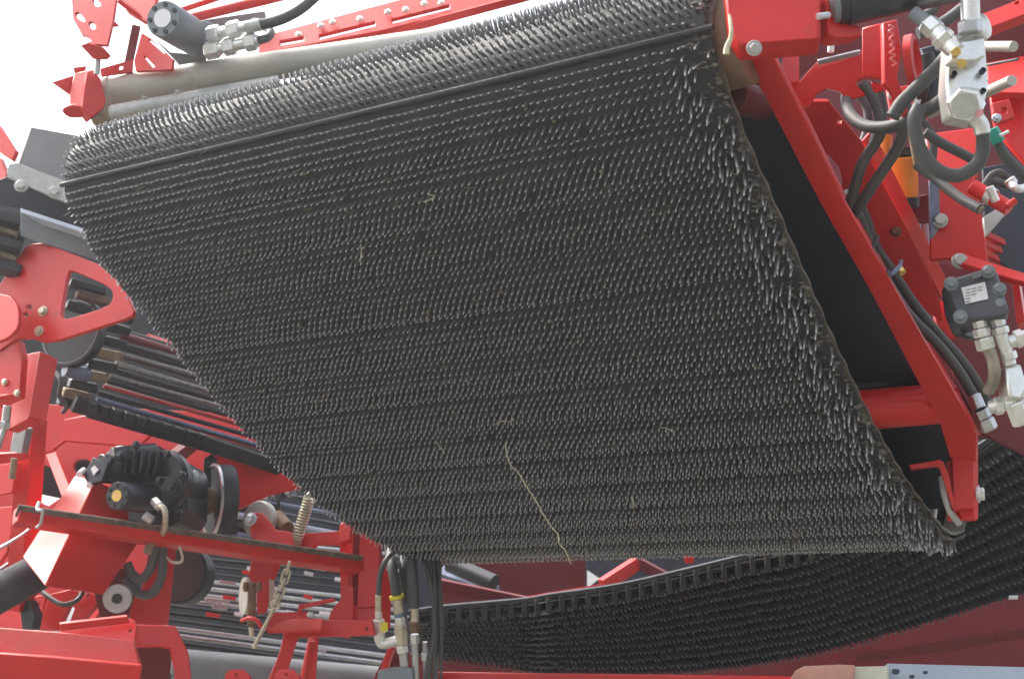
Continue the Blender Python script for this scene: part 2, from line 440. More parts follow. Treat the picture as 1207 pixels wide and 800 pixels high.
# nose drum inside the belt, its tan end standing out at the right
dr = thing('nose_drum', 'tan rubber end of the drum that the pin belt turns over', 'drum', B(W / 2, .092, -.078))
cn = B(-.026, .075, -.060)
ob('drum_shell', lathe(cn, D1, [(0, .056), (.004, .068), (.03, .070), (.034, .07), (W + .05, .07), (W + .054, .06)], 48), TAN, dr, ang=30)
lr = thing('tail_drum', 'dark drum inside the lower bend of the pin belt', 'drum', B(W / 2, 1.40, -.19))
ob('drum_shell', lathe(B(.05, 1.355, -.15), D1, [(0, .06), (.004, .070), (W - .05, .070), (W - .046, .06)], 32), PLAST, lr)
ob('end_ring', lathe(B(.045, 1.355, -.15), D1, [(0, .058), (0, .074), (.008, .076), (.008, .058), (0, .058)], 32), GALV, lr)

# chaff and crumbs caught between the pins
bm = bmesh.new(); random.seed(21)
for k in range(420):
    s_ = random.uniform(seam_s - .02, face_end); q, nn, tt = at_s(s_); sc = W * random.random() ** .8
    h = random.uniform(.004, .022); c = B(sc, q[0] + nn[0] * h, q[1] + nn[1] * h); L = random.uniform(.004, .013)
    d = (D1 * random.gauss(0, 1) + D2 * random.gauss(0, .8) + NB * random.gauss(0, .3)).normalized() * L
    if k % 3: tube([c - d, c + V((0, 0, random.gauss(0, .002))), c + d], random.uniform(.0005, .0009), 4, bm, sub=2)
    else: bmesh.ops.create_icosphere(bm, subdivisions=1, radius=1, matrix=Matrix.Translation(c) @ Matrix.Diagonal((L * .35, L * .25, L * .3, 1)))
o = ob('chaff', bm, mat('chaff', (.22, .18, .11), .9, var=.5, scale=200), belt); o['kind'] = 'stuff'
# straws hanging on the belt
def straw(pts, z, r, label, kn=0):
    q = [P(x, y, z + dz) for x, y, dz in pts]; bm = tube(q, r * .72, 6, sub=4)
    tag(ob('straw', bm, STRAW), label, 'straw', 'straws caught on the pins')
straw([(596, 522, 0), (597, 533, -.01), (602, 548, -.012), (611, 557, -.01), (623, 577, -.01), (633, 592, -.008), (641, 607, -.01), (653, 624, -.01), (658, 630, -.012), (659, 640, -.01), (666, 648, -.01), (673, 664, 0)], 2.78, .0017, 'long kinked straw stalk hanging below the middle of the pin belt')
straw([(425, 288, 0), (426, 296, 0), (424, 309, 0)], 2.46, .0012, 'short upright straw bit on the upper left of the pin belt')
straw([(778, 503, 0), (786, 505, 0), (796, 509, 0)], 2.62, .0012, 'short level straw bit on the lower right of the pin belt')
straw([(744, 586, 0), (747, 592, 0), (746, 599, 0)], 2.80, .0013, 'tiny pale straw chip low on the pin belt')
straw([(498, 238, 0), (506, 236, 0), (512, 231, 0), (503, 229, 0)], 2.35, .0012, 'curled straw shred on the upper middle of the pin belt')
straw([(584, 500, 0), (592, 496, -.01), (600, 497, 0), (606, 494, 0)], 2.77, .0013, 'small tangle of dry straw where the long stalk hangs')
straw([(514, 520, 0), (520, 528, 0), (524, 534, 0)], 2.83, .0012, 'bent straw bit left of the long hanging stalk')

# ================================================================== top left: tubes, tensioner, motor, beams
def simple(name, bm, m, label, cat, group=None, bev=.0015):
    return tag(ob(name, bm, m, bev=bev), label, cat, group)
a, b = P(124, 107, 3.02), P(560, 43, 2.98)
t = thing('support_tube', 'thick pale grey cross tube above the belt at upper left', 'tube', a)
ob('tube_body', cyl(a, b, px(17, 3.0), seg=40), ALU, t)
ob('end_ring', lathe(a - (b - a).normalized() * .006, b - a, [(0, .020), (0, .034), (.02, .034), (.024, .031), (0, .020)], 40), ALU, t)
a, b = P(120, 136, 2.98), P(330, 98, 2.98)
t = thing('idler_roller', 'slim silver roller just under the thick grey cross tube', 'roller', a)
ob('roller_body', cyl(a, b, px(10, 2.98), seg=32), GALV, t)
ob('hub', lathe(a - (b - a).normalized() * .02, b - a, [(0, .018), (.006, .026), (.035, .026), (.04, .02)], 28), PAD, t)
for x, y in ((169, 119), (209, 112)):
    ob('grease_plug', hexn(P(x, y, 2.975), P(x + 1, y - 6, 2.97), px(3.5, 2.98)), STEEL, t)
# tensioner
t = thing('belt_tensioner', 'red tensioner bracket with a threaded rod at the left end of the grey tube', 'bracket', P(112, 130, 2.97))
ob('cheek', plate([(103, 84), (110, 82), (118, 92), (125, 118), (123, 127), (107, 139), (97, 126), (99, 108)], 2.95, N(35, 5), .03), RED, t, .002)
ob('side_plate', plate([(88, 86), (103, 83), (99, 108), (96, 126), (82, 124), (82, 110)], 2.96, N(-25, 10), .012), RED, t, .002)
ob('foot', plate([(73, 129), (82, 124), (100, 126), (108, 131), (106, 138), (84, 140), (75, 135)], 2.94, N(10, -45), .012, rnd=1), RED, t, .002)
ob('lug', plate([(62, 97), (87, 89), (83, 112)], 2.98, N(25, -10), .008), RED, t, .001)
ob('rod', cyl(P(117, 50, 2.95), P(114, 88, 2.95), px(3.4, 2.95), seg=16), STEEL, t)
ob('clamp_plate', plate([(95, 54), (104, 51), (122, 57), (131, 67), (126, 71), (110, 70)], 2.93, N(20, -35), .01), RED, t, .002)
ob('cross_plate', plate([(118, 81), (157, 70), (156, 85), (119, 90)], 2.99, N(5, -5), .008, holes=[chaikin([(140, 78), (145, 77), (145, 82), (140, 83)], 2)]), RED, t, .001)
ob('rear_tongue', plate([(86, 80), (101, 78), (100, 84), (88, 87)], 2.99, N(5, -15), .008), RED, t, .001)
# hanger plate with slots
t = thing('hanger_plate', 'washed out red slotted hanger plate in the upper left corner', 'plate', P(110, 30, 2.97))
ob('plate_body', plate([(83, -25), (140, -25), (133, 24), (126, 53), (107, 52), (97, 42), (86, 22)], 2.97, N(-15, 15), .008,
   holes=[chaikin([(109, -3), (115, -1), (120, 7), (114, 9), (109, 4)], 1), chaikin([(88, 15), (93, 14), (101, 24), (99, 27), (90, 21)], 1), chaikin([(104, 26), (109, 25), (114, 33), (110, 36), (105, 32)], 1), chaikin([(96, 40), (104, 44), (109, 49), (104, 49)], 1)]), RED, t, .0015)
ob('wing', plate([(131, 32), (135, 25), (141, 31)], 2.97, N(15, -10), .006), RED, t, .001)
t = thing('motor_mount', 'red angled mounting plate with slots below the grey motor at upper left', 'plate', P(180, 55, 2.98))
ob('upper_flange', plate([(138, -6), (186, -6), (181, 12), (172, 26), (150, 14)], 3.05, N(-10, 20), .012), RED, t, .0015)
ob('edge_lip', beam(P(139, 1, 3.03), P(172, 27, 3.03), px(5, 3), .015, N(10, -40)), RED, t, .001)
ob('slotted_face', plate([(167, 39), (177, 45), (204, 70), (202, 82), (160, 84), (158, 72)], 2.98, N(-20, 10), .008,
   holes=[[(174, 47), (176, 46), (194, 61), (194, 64)], [(169, 67), (171, 66), (183, 79), (180, 80)]]), RED, t, .0015)
simple('post', beam(P(161, 30, 3.1), P(152, 74, 3.1), px(10, 3.1), .03, N(20, 0)), MAROON, 'short dark post standing left of the slotted motor mount', 'post')
simple('gusset', plate([(178, 42), (200, 62), (243, 66), (243, 73), (213, 79)], 3.02, N(10, -30), .01), GREY, 'grey gusset directly under the upper left motor', 'gusset')
# motor
a, b = P(192, 22, 2.86), P(238, 50, 3.02); ax = (b - a).normalized(); r = px(22, 2.9)
t = thing('hydraulic_motor', 'dark grey cylindrical motor with a bolted white face at upper left', 'motor', a)
hs_ = ob('housing', lathe(a, ax, [(0, r * .94), (.004, r), (.10, r), (.102, r * .97), ((b - a).length, r * .97), ((b - a).length + .004, r * .9)], 40), GREY, t)
ob('name_plate', lathe(a - ax * .0025, ax, [(0, r * .50), (.004, r * .50)], 32), WHITE, hs_)
u, v = frame_of(ax)
for k in range(7):
    an = 2 * math.pi * k / 7 + .3; c = a + (u * math.cos(an) + v * math.sin(an)) * r * .76
    ob('cap_screw', lathe(c - ax * .003, ax, [(0, r * .07), (0, r * .13), (.006, r * .14)], 14), PLAST, hs_)
ob('port_block', beam(P(232, 36, 2.96), P(252, 42, 2.96), px(30, 2.96), .05, N(10, 0)), GREY, t, .003)
def fitting(t, p, q, r, m=ZINC, name='fitting', nuts=((.0, .28), (.5, .78)), k=1.35):
    t = ob(name, cyl(p, q, r * .82, seg=20), m, t)
    for f0, f1 in nuts: ob('nut', hexn(p.lerp(q, f0), p.lerp(q, f1), r * k), m, t)
fitting(t, P(246, 42, 2.93), P(293, 31, 2.90), px(8, 2.9))
fitting(t, P(243, 61, 2.93), P(305, 48, 2.90), px(8, 2.9), nuts=((0, .25), (.35, .55), (.75, .95)))
hz = 2.90
t = thing('hose', 'thick grey hose curving up from the upper left motor', 'hose', P(340, 20, hz), 'hydraulic hoses')
ob('hose_body', tube([P(300, 30, hz), P(318, 27, hz), P(338, 20, hz), P(358, 8, hz), P(380, -12, hz)], px(6.5, hz), 16), HOSE, t)
ob('ferrule', cyl(P(289, 33, hz), P(307, 29, hz), px(7.5, hz), seg=20), GALV, t)
simple('hose', tube([P(305, 48, 2.9), P(316, 44, 2.92), P(318, 36, 2.96), P(300, 26, 3.05)], px(5, 2.9), 12), HOSE, 'short dark hose tucked below the thick grey hose at upper left', 'hose', 'hydraulic hoses', 0)
simple('red_bar', cyl(P(222, 22, 3.06), P(345, -8, 3.02), px(6, 3.05), seg=24), RED, 'bright red round bar rising right of the upper left motor', 'bar', bev=0)
simple('red_bar', cyl(P(214, 12, 3.1), P(262, -4, 3.1), px(3.5, 3.1), seg=16), RED, 'thin red rod above the bright red round bar', 'bar', bev=0)
simple('strut', beam(P(236, 29, 3.12), P(312, 18, 3.12), px(9, 3.1), .02, N(5, -20)), GREY, 'grey strut just below the bright red round bar', 'strut')
# slotted beam
za, zb = 3.12, 3.02
t = thing('slotted_beam', 'pale red beam with long slots running above the belt', 'beam', P(430, 25, 3.1))
slot = lambda x0, y0, x1, y1, h: [(x0, y0), (x1, y1), (x1, y1 + h), (x0, y0 + h)]
ob('web', plate([(305, 44), (640, -45), (640, -12), (450, 36), (305, 64)], 3.1, N(-8, 30), .01, at=(430, 25),
   holes=[slot(376, 41, 442, 25, 6), slot(462, 22, 530, 5, 6), slot(330, 48, 358, 43, 6)]), RED, t, .0015)
ob('lower_flange', plate([(310, 62), (450, 38), (640, -12), (640, -3), (460, 45), (345, 60)], 3.08, N(5, -40), .01, at=(430, 45)), RED, t, .0015)
b0 = ob('bolt', bolt(P(352, 41, 3.098), N(-8, 30), .006), ZINC, t)
copies(b0, [P(x, y, 3.095) for x, y in ((378, 30), (392, 26), (424, 22), (457, 14), (478, 11), (500, 4), (520, 3))], t)

# ================================================================== left edge: bin, rails, bracket
t = thing('grey_bin', 'dull grey sheet metal hopper side behind the left end of the belt', 'hopper', P(55, 190, 3.3))
ob('side_sheet', plate([(37, 150), (92, 160), (150, 175), (150, 240), (76, 216), (22, 194)], 3.32, N(18, -6), .006), BIN, t, .001)
ob('end_sheet', plate([(37, 150), (22, 194), (15, 192), (28, 156)], 3.33, N(-55, 10), .006), BIN, t, .001)
t = thing('galvanised_rail', 'galvanised flat rail bolted across below the grey hopper side', 'rail', P(40, 215, 3.25))
ob('rail_body', plate([(8, 201), (11, 193), (20, 192), (76, 213), (120, 228), (120, 252), (65, 234), (9, 209)], 3.24, N(10, 5), .01), GALV, t, .0015)
b0 = ob('bolt', bolt(P(25, 219, 3.225), N(10, 5), .012), GALV, t)
copies(b0, [P(64, 226, 3.235)], t)
simple('dark_beam', plate([(-20, 220), (9, 208), (66, 234), (130, 258), (130, 292), (25, 246), (-20, 238)], 3.27, N(8, -15), .03), DARK, 'dark beam under the galvanised rail at the left edge', 'beam')
t = thing('slab_rail', 'weathered grey brown rail above the red bracket at left', 'rail', P(70, 275, 3.22))
ob('face', plate([(24, 249), (150, 290), (150, 326), (112, 307), (24, 278)], 3.22, N(10, -12), .03), GREY, t, .002)
ob('top_flange', plate([(24, 245), (150, 286), (150, 291), (24, 250)], 3.19, N(10, 30), .02), BLUEG, t, .001)
t = thing('cleat_roll', 'small roll of dark cleats with pale tan pads at the far left edge', 'roller', P(5, 275, 3.2))
for k, y in enumerate((246, 276, 303)):
    ob('cleat', beam(P(-18, y, 3.2), P(25, y + 14, 3.22), px(13, 3.2), .04, N(-10, 20)), PLAST, t, .004)
for y in (260, 289): ob('pad', beam(P(-18, y, 3.22), P(21, y + 13, 3.24), px(13, 3.2), .03, N(-10, 20)), PAD, t, .003)
ob('core', cyl(P(-18, 275, 3.29), P(26, 290, 3.32), .06), PLAST, t)
t = thing('red_lever', 'washed out pinkish red arm at the far left edge beside the grey hopper', 'arm', P(5, 175, 3.3))
ob('arm_body', plate([(-20, 138), (0, 148), (19, 178), (14, 189), (3, 182), (-20, 165)], 3.3, N(-20, 10), .012), RED, t, .002)
ob('lower_arm', plate([(-20, 190), (0, 186), (8, 203), (2, 226), (-20, 235)], 3.3, N(-30, 5), .012), RED, t, .002)
# triangular bracket
nb = N(-22, 8)
t = thing('bracket_plate', 'large red bracket plate with a rounded triangular window at left', 'bracket', P(70, 360, 3.15))
pf = [(-25, 370), (7, 324), (30, 291), (38, 287), (51, 286), (60, 289), (115, 311), (136, 330), (150, 348), (158, 366), (156, 372), (147, 376), (71, 400), (52, 403), (36, 398), (20, 399), (0, 412), (-25, 420)]
win = chaikin([(80, 319), (86, 319), (130, 338), (134, 350), (128, 361), (80, 376), (72, 374), (72, 366)], 1)
ob('plate_body', plate(pf, 3.15, nb, .012, holes=[win, chaikin([(31, 359), (37, 359), (37, 364), (31, 364)], 1), chaikin([(27, 368), (33, 368), (33, 373), (27, 373)], 1)], at=(70, 360)), RED, t, .0025)
qb = P(70, 360, 3.15)
b0 = ob('bolt', bolt(onplane(51, 367, qb, nb), nb, .0095), YZINC, t)
copies(b0, [onplane(46, 390, qb, nb)], t)
ob('pivot_bolt', bolt(onplane(5, 377, qb, nb), nb, .012), RUST, t)
ob('left_flange', plate([(-25, 350), (8, 345), (22, 360), (22, 385), (8, 400), (-25, 408)], 3.12, N(-30, 10), .01, rnd=1), RED, t, .002)
# wheel and rod conveyor behind
t = thing('turning_pulley', 'dark wheel turning the slatted belt below the triangular window', 'wheel', P(85, 400, 3.5))
c = P(92, 395, 3.42)
ob('disc', lathe(c, N(-20, 5), [(0, .0), (.0, .085), (.012, .09), (.03, .088)], 40), PLAST, t)
ob('rim', lathe(c + N(-20, 5) * .026, N(-20, 5), [(0, .082), (.006, .0825), (.006, .079), (0, .079), (0, .082)], 40), GREY, t)
for x, y in ((96, 335), (104, 348), (92, 361)): ob('cleat', beam(P(x - 12, y - 4, 3.36), P(x + 30, y + 8, 3.4), px(9, 3.4), .03, N(-10, 10)), CRUST if y == 348 else PLAST, t, .003)
# column under the bracket
t = thing('bracket_column', 'red boxed column under the triangular bracket at left', 'column', P(40, 460, 3.2))
ob('left_leg', plate([(-25, 425), (0, 412), (22, 401), (26, 420), (23, 463), (0, 466), (-25, 470)], 3.16, N(-25, 5), .02), RED, t, .002)
ob('box_face', plate([(47, 414), (68, 423), (54, 498), (34, 490)], 3.14, N(25, 0), .03), RED, t, .002)
ob('box_side', plate([(20, 419), (47, 414), (33, 494), (8, 507)], 3.17, N(-38, 8), .03), RED, t, .002)
ob('shelf', plate([(-25, 470), (24, 463), (28, 470), (6, 480), (-25, 484)], 3.13, N(-10, -30), .012), RED, t, .001)
b0 = ob('bolt', bolt(P(20, 463, 3.12), N(-20, 5), .006), YZINC, t)
copies(b0, [P(5, 450, 3.14)], t)
t = thing('threaded_link', 'silver threaded link rod hanging at the far left edge', 'rod', P(4, 500, 3.1))
ob('fork', cyl(P(9, 478, 3.1), P(7, 496, 3.1), px(5, 3.1)), STEEL, t)
ob('nut', hexn(P(7, 496, 3.1), P(5, 505, 3.1), px(6.5, 3.1)), STEEL, t)
ob('rod', cyl(P(5, 505, 3.1), P(-8, 545, 3.1), px(3.4, 3.1)), STEEL, t)

# ---------------- rod conveyor (upper, passing behind the pin belt)
t = thing('rod_conveyor', 'soil stained conveyor of grey cross bars on a lugged side belt at left', 'conveyor', P(190, 470, 3.7))
bars = [((148, 396), (260, 430), MAROON, 9), ((150, 419), (300, 460), DSTEEL, 5), ((140, 431), (310, 477), DSTEEL, 4), ((134, 444), (330, 497), DSTEEL, 5), ((126, 456), (350, 517), REDD, 4.5), ((118, 471), (360, 540), BLUE, 5), ((112, 484), (370, 556), DSTEEL, 4), ((150, 407), (290, 448), PLAST, 7), ((120, 464), (350, 529), PLAST, 6), ((138, 437), (310, 485), PLAST, 6), ((130, 450), (330, 506), PLAST, 6), ((108, 478), (360, 548), PLAST, 7), ((106, 490), (370, 566), PLAST, 6)]
for (x0, y0), (x1, y1), m, w in bars:
    ob('bar', cyl(P(x0 - 4, y0 - 1, 3.45), P(x1, y1, 3.95), px(w / 2, 3.5), seg=10), m, t)
for k in range(12):
    f = k / 11
    ob('bar', cyl(P(152 - 44 * f, 392 + 98 * f, 3.5), P(270 + 110 * f, 428 + 140 * f, 4.0), px(2.6, 3.5), seg=8), (PLAST, DSTEEL, RUB)[k % 3], t)
for (x0, y0), (x1, y1) in (((150, 399), (245, 425)), ((176, 395), (230, 412))):
    ob('scraper_bar', beam(P(x0, y0, 3.6), P(x1, y1, 3.8), px(6, 3.6), .01, N(10, 20)), RED, t, .001)
lugs = [(147, 374, 12), (142, 388, 14), (137, 404, 15), (131, 418, 17), (123, 431, 18), (112, 443, 18), (100, 455, 17), (92, 466, 16), (86, 476, 15)]
for k, (x, y, w) in enumerate(lugs):
    m = PAD if k in (3, 5, 7) else PLAST
    ob('lug', beam(P(x - w, y - 3, 3.40), P(x + w * .9, y + 4, 3.44), px(11, 3.4), .03, N(-5, -10)), m, t, .004)
side = [(88, 473), (200, 506), (320, 545), (420, 580)]
bm = bmesh.new()
for (x0, y0), (x1, y1), z0, z1 in zip(side, side[1:], (3.38, 3.55, 3.8), (3.55, 3.8, 4.0)):
    beam(P(x0, y0 + 4, z0), P(x1, y1 + 4, z1), px(18, 3.5), .02, N(5, -20), bm=bm)
ob('side_belt', bm, RUB, t, .001)
for k in range(10):
    f = k / 9; x = 105 + f * 130; y = 479 + f * 37; z = 3.375 + f * .19
    ob('tooth', beam(P(x, y, z), P(x + 9, y + 2.7, z + .014), px(9, z), .022, N(5, -20)), PLAST, t, .002)
simple('dust_plug', cyl(P(76, 435, 3.38), P(104, 442, 3.42), px(9, 3.4)), BLUE, 'small blue grey cap beside the dark wheel at left', 'cap', bev=0)
simple('cable', tube([P(66, 438, 3.36), P(72, 450, 3.34), P(70, 466, 3.35), P(78, 478, 3.36), P(74, 486, 3.37)], .006, 8), HOSE, 'thin dark cable dangling beside the red boxed column', 'cable', bev=0)

# ---------------- chassis panel left
t = thing('chassis_panel', 'large red chassis side panel behind the black gearbox', 'panel', P(180, 560, 3.9))
hexh = [(37, 559), (51, 547), (62, 551), (73, 585), (57, 596), (47, 591)]
ob('back_sheet', plate([(-60, 470), (330, 490), (352, 566), (276, 602), (240, 655), (150, 690), (-60, 760)], 4.0, N(-6, 12), .012, holes=[hexh, chaikin([(86, 549), (90, 541), (104, 540), (110, 552), (104, 562), (90, 560)], 1)], at=(180, 570)), RED, t, .002)
ob('upper_flange', plate([(60, 532), (72, 519), (76, 494), (105, 488), (200, 492), (182, 508), (163, 526), (76, 519), (47, 537), (42, 541), (40, 536)], 3.86, N(-8, 14), .012, at=(120, 510)), RED, t, .002)
ob('rib', plate([(54, 535), (65, 532), (81, 572), (73, 585)], 3.92, N(-35, 25), .012), RED, t, .001)
ob('brace', beam(P(236, 520, 3.84), P(196, 552, 3.84), px(15, 3.84), .03, N(40, -35)), MAROON, t, .002)
ob('right_plate', plate([(256, 525), (300, 532), (355, 575), (310, 585), (275, 602), (262, 590), (240, 560)], 3.80, N(10, 5), .012), RED, t, .002)
ob('tab', plate([(248, 531), (254, 523), (262, 524), (256, 545), (249, 540)], 3.70, N(-5, 25), .006, holes=[chaikin([(252, 530), (255, 530), (255, 533), (252, 533)], 1)]), RED, t, .001)
# ---------------- left post with shelf
t = thing('frame_post', 'dusty red upright post at the left edge behind the crossbar', 'post', P(28, 600, 3.4))
ob('upright', beam(P(30, 495, 3.42), P(14, 720, 3.42), px(21, 3.42), .06, N(-15, 5)), RED, t, .002)
ob('shelf_plate', plate([(-25, 536), (32, 533), (34, 541), (-25, 552)], 3.36, N(0, -30), .01), RED, t, .001)
ob('side_plate', plate([(-25, 550), (20, 545), (14, 580), (-25, 588)], 3.40, N(-25, 5), .01), RED, t, .001)
ob('lower_plate', plate([(-25, 600), (18, 596), (8, 650), (-25, 700)], 3.45, N(-25, 5), .01), RED, t, .001)
simple('slide_block', beam(P(24, 503, 3.3), P(18, 533, 3.3), px(16, 3.3), .03, N(-10, 10)), STEEL, 'scratched steel block fixed to the upright post at left', 'block', bev=.002)
simple('pin_rod', cyl(P(17, 540, 3.3), P(14, 564, 3.3), px(4, 3.3)), PAD, 'pale beige pin hanging under the steel block at left', 'pin', bev=0)

# ---------------- box arm
t = thing('box_arm', 'red square box arm with a pink lit side below the crossbar', 'arm', P(90, 640, 3.35))
A = [P(112, 568, 3.42), P(89, 562, 3.46), P(26, 656, 3.22), P(53, 691, 3.16)]
q = [P(120, 560, 3.42), P(205, 575, 3.55), P(158, 640, 3.45), P(122, 701, 3.30)]
bm = bmesh.new()
v = [bm.verts.new(p) for p in (P(112, 566, 3.40), P(88, 560, 3.46), P(26, 656, 3.24), P(53, 691, 3.14), P(190, 600, 3.52), P(122, 701, 3.27), P(160, 560, 3.75), P(95, 660, 3.5))]
for f in ((0, 1, 2, 3), (0, 3, 5, 4), (4, 5, 7, 6), (1, 6, 7, 2), (3, 2, 7, 5), (0, 4, 6, 1)): bm.faces.new([v[i] for i in f])
bmesh.ops.recalc_face_normals(bm, faces=list(bm.faces))
ob('arm_tube', bm, RED, t, .003)
simple('cylinder_tube', cyl(P(-25, 712, 3.2), P(48, 672, 3.4), px(23, 3.2), seg=36), FIN, 'thick dark grey cylinder entering the lower end of the box arm', 'cylinder', bev=0)
for k, (p, q, r, lb) in enumerate((((-20, 664), (48, 621), 3.5, 'upper grey rod of two slanting behind the box arm'), ((-20, 686), (48, 640), 3.5, 'lower grey rod of two slanting behind the box arm'))):
    simple('grey_rod', cyl(P(*p, 3.55), P(*q, 3.65), px(r, 3.5), seg=16), GREY, lb, 'rod', 'grey rods behind the box arm', 0)
# ---------------- crossbar
t = thing('crossbar', 'long red crossbar with a dusty brown top edge in front of the gearbox', 'bar', P(220, 635, 3.3))
a, b = P(22, 604, 3.12), P(428, 664, 3.62)
ob('bar_body', beam(a, b, px(19, 3.3), .045, N(-6, 14)), RED, t, .004)
ob('bar_top', beam(a + V((0, -.004, .018)), b + V((0, -.004, .020)), .008, .03, N(-6, 50)), CRUST, t, .002)
ob('clip', tube([P(46, 592, 3.1), P(44, 600, 3.08), P(50, 603, 3.08), P(48, 616, 3.1), P(43, 622, 3.1)], .004, 8), STEEL, t)
# ---------------- gearbox motor
t = thing('gear_motor', 'black hydraulic gear motor with a round bolted face behind the crossbar', 'motor', P(160, 570, 3.45))
nm = N(-20, 12)
gh_ = ob('gear_housing', plate([(116, 540), (138, 522), (160, 526), (186, 524), (204, 536), (221, 558), (219, 598), (206, 618), (176, 622), (120, 612), (112, 590), (112, 560)], 3.46, N(-12, 10), .14), BLACK, t, .012)
ob('upper_body', cyl(P(118, 552, 3.38), P(190, 556, 3.5), px(17, 3.42), px(19, 3.5)), BLACK, t)
ob('shoulder', cyl(P(132, 540, 3.40), P(184, 536, 3.46), px(13, 3.42), px(14, 3.5)), BLACK, t)
ob('flange_ring', lathe(P(186, 566, 3.40), P(204, 570, 3.46) - P(186, 566, 3.40), [(0, px(34, 3.4)), (.012, px(38, 3.4)), (.03, px(38, 3.4)), (.04, px(34, 3.4))], 32), BLACK, t)
ob('rear_hub', cyl(P(200, 568, 3.44), P(226, 574, 3.54), px(30, 3.45), px(24, 3.45)), BLACK, t)
for k in range(5):
    ob('cooling_rib', beam(P(150 + k * 9, 527 + k * .6, 3.40), P(147 + k * 9, 556, 3.37), px(2.6, 3.4), .02, N(-10, 20)), BLACK, gh_, .001)
ep_ = ob('end_plate', plate([(98, 560), (110, 538), (127, 546), (120, 566), (103, 570)], 3.33, nm, .02), BLACK, t, .002)
ob('label_plate', plate([(107, 552), (111, 548), (116, 553), (110, 560)], 3.326, nm, .003), WHITE, ep_)
for x, y in ((93, 559), (105, 572)): ob('white_screw', cyl(P(x, y, 3.32), P(x + 6, y - 5, 3.36), px(3.6, 3.3), seg=14), WHITE, ep_)
a, b = P(138, 584, 3.28), P(190, 590, 3.44); ax = (b - a).normalized(); r = px(17, 3.3)
mb_ = ob('motor_barrel', lathe(a, ax, [(0, r * .92), (.004, r), ((b - a).length, r * 1.02)], 36), BLACK, t)
ob('gold_disc', lathe(a - ax * .002, ax, [(0, r * .40), (.004, r * .40)], 24), BRASS, mb_)
u, v = frame_of(ax)
for k in range(7):
    an = 2 * math.pi * k / 7; c = a + (u * math.cos(an) + v * math.sin(an)) * r * .72
    ob('cap_screw', lathe(c - ax * .003, ax, [(0, 0), (0, r * .12), (.006, r * .13)], 12), PLAST, mb_)
for x, y in ((130, 543), (142, 536), (197, 535), (188, 566), (200, 577), (214, 560), (210, 604), (160, 524)):
    ob('housing_bolt', bolt(P(x, y, 3.355), nm, .008), BLACK, gh_)
ob('silver_bolt', bolt(P(226, 561, 3.45), N(10, 10), .013), STEEL, t)
ob('bearing_bracket', plate([(219, 566), (226, 562), (228, 580), (218, 612), (213, 618), (219, 592)], 3.5, N(20, 5), .02), YZINC, t, .003)
ob('shaft', lathe(P(220, 590, 3.52), P(262, 590, 3.62) - P(220, 590, 3.52), [(0, .03), (.05, .028), (.055, .036), (.07, .036), (.075, .028), (.14, .028)], 24), RUST, t)
ob('port_nut', hexn(P(182, 590, 3.3), P(188, 597, 3.28), px(6, 3.3)), ZINC, t)
ob('port_pipe', tube([P(187, 596, 3.28), P(193, 599, 3.27), P(195, 610, 3.27), P(193, 625, 3.3), P(186, 640, 3.36)], px(3.6, 3.3), 12), YZINC, t)
ob('lower_nut', hexn(P(170, 607, 3.3), P(180, 614, 3.3), px(6, 3.3)), STEEL, t)
# drum disc
t = thing('drive_disc', 'dark grey drum disc on the shaft right of the gear motor', 'disc', P(262, 588, 3.6))
ax = N(-62, 0) * -1
c = P(250, 590, 3.62)
ob('drum', lathe(c, ax, [(0, .0), (0, .088), (.004, .097), (.045, .097), (.048, .088)], 48), FIN, t)
ob('rim', lathe(c - ax * .003, ax, [(0, .092), (.0, .099), (.006, .0995), (.006, .092), (0, .092)], 48), STEEL, t)
simple('dark_shield', plate([(241, 540), (250, 534), (258, 546), (256, 560), (248, 598), (238, 590)], 3.66, N(20, 0), .01), PLAST, 'black shield blade left of the drum disc', 'shield')
# hoses below
for pts, r, lb in (([(186, 640), (182, 655), (176, 672), (166, 682), (156, 676), (150, 664)], 5.5, 'left strand of the dark hose loop hanging below the crossbar'),
                   ([(190, 622), (192, 650), (190, 680), (180, 698), (166, 700), (156, 690), (148, 680)], 5.5, 'right strand of the dark hose loop hanging below the crossbar')):
    simple('hose', tube([P(x, y, 3.34 + i * .01) for i, (x, y) in enumerate(pts)], px(r, 3.35), 14), HOSE, lb, 'hose', 'hydraulic hoses', 0)
simple('hose_sleeve', cyl(P(179, 634, 3.32), P(174, 652, 3.32), px(5.6, 3.3), seg=18), PAD, 'tan sleeve on the hose just below the crossbar', 'sleeve', bev=0)
simple('dark_drum', lathe(P(212, 676, 3.66), P(232, 682, 3.75) - P(212, 676, 3.66), [(0, .07), (.005, .078), (.05, .078), (.055, .07)], 36), PLAST, 'black drum below the crossbar beside the hose loop', 'drum', bev=0)
simple('lock_wire', tube([P(196, 656, 3.35), P(203, 662, 3.34), P(213, 662, 3.34), P(215, 656, 3.34), P(211, 643, 3.34)], .0035, 8), YZINC, 'bent yellow wire clip under the crossbar', 'wire', bev=0)
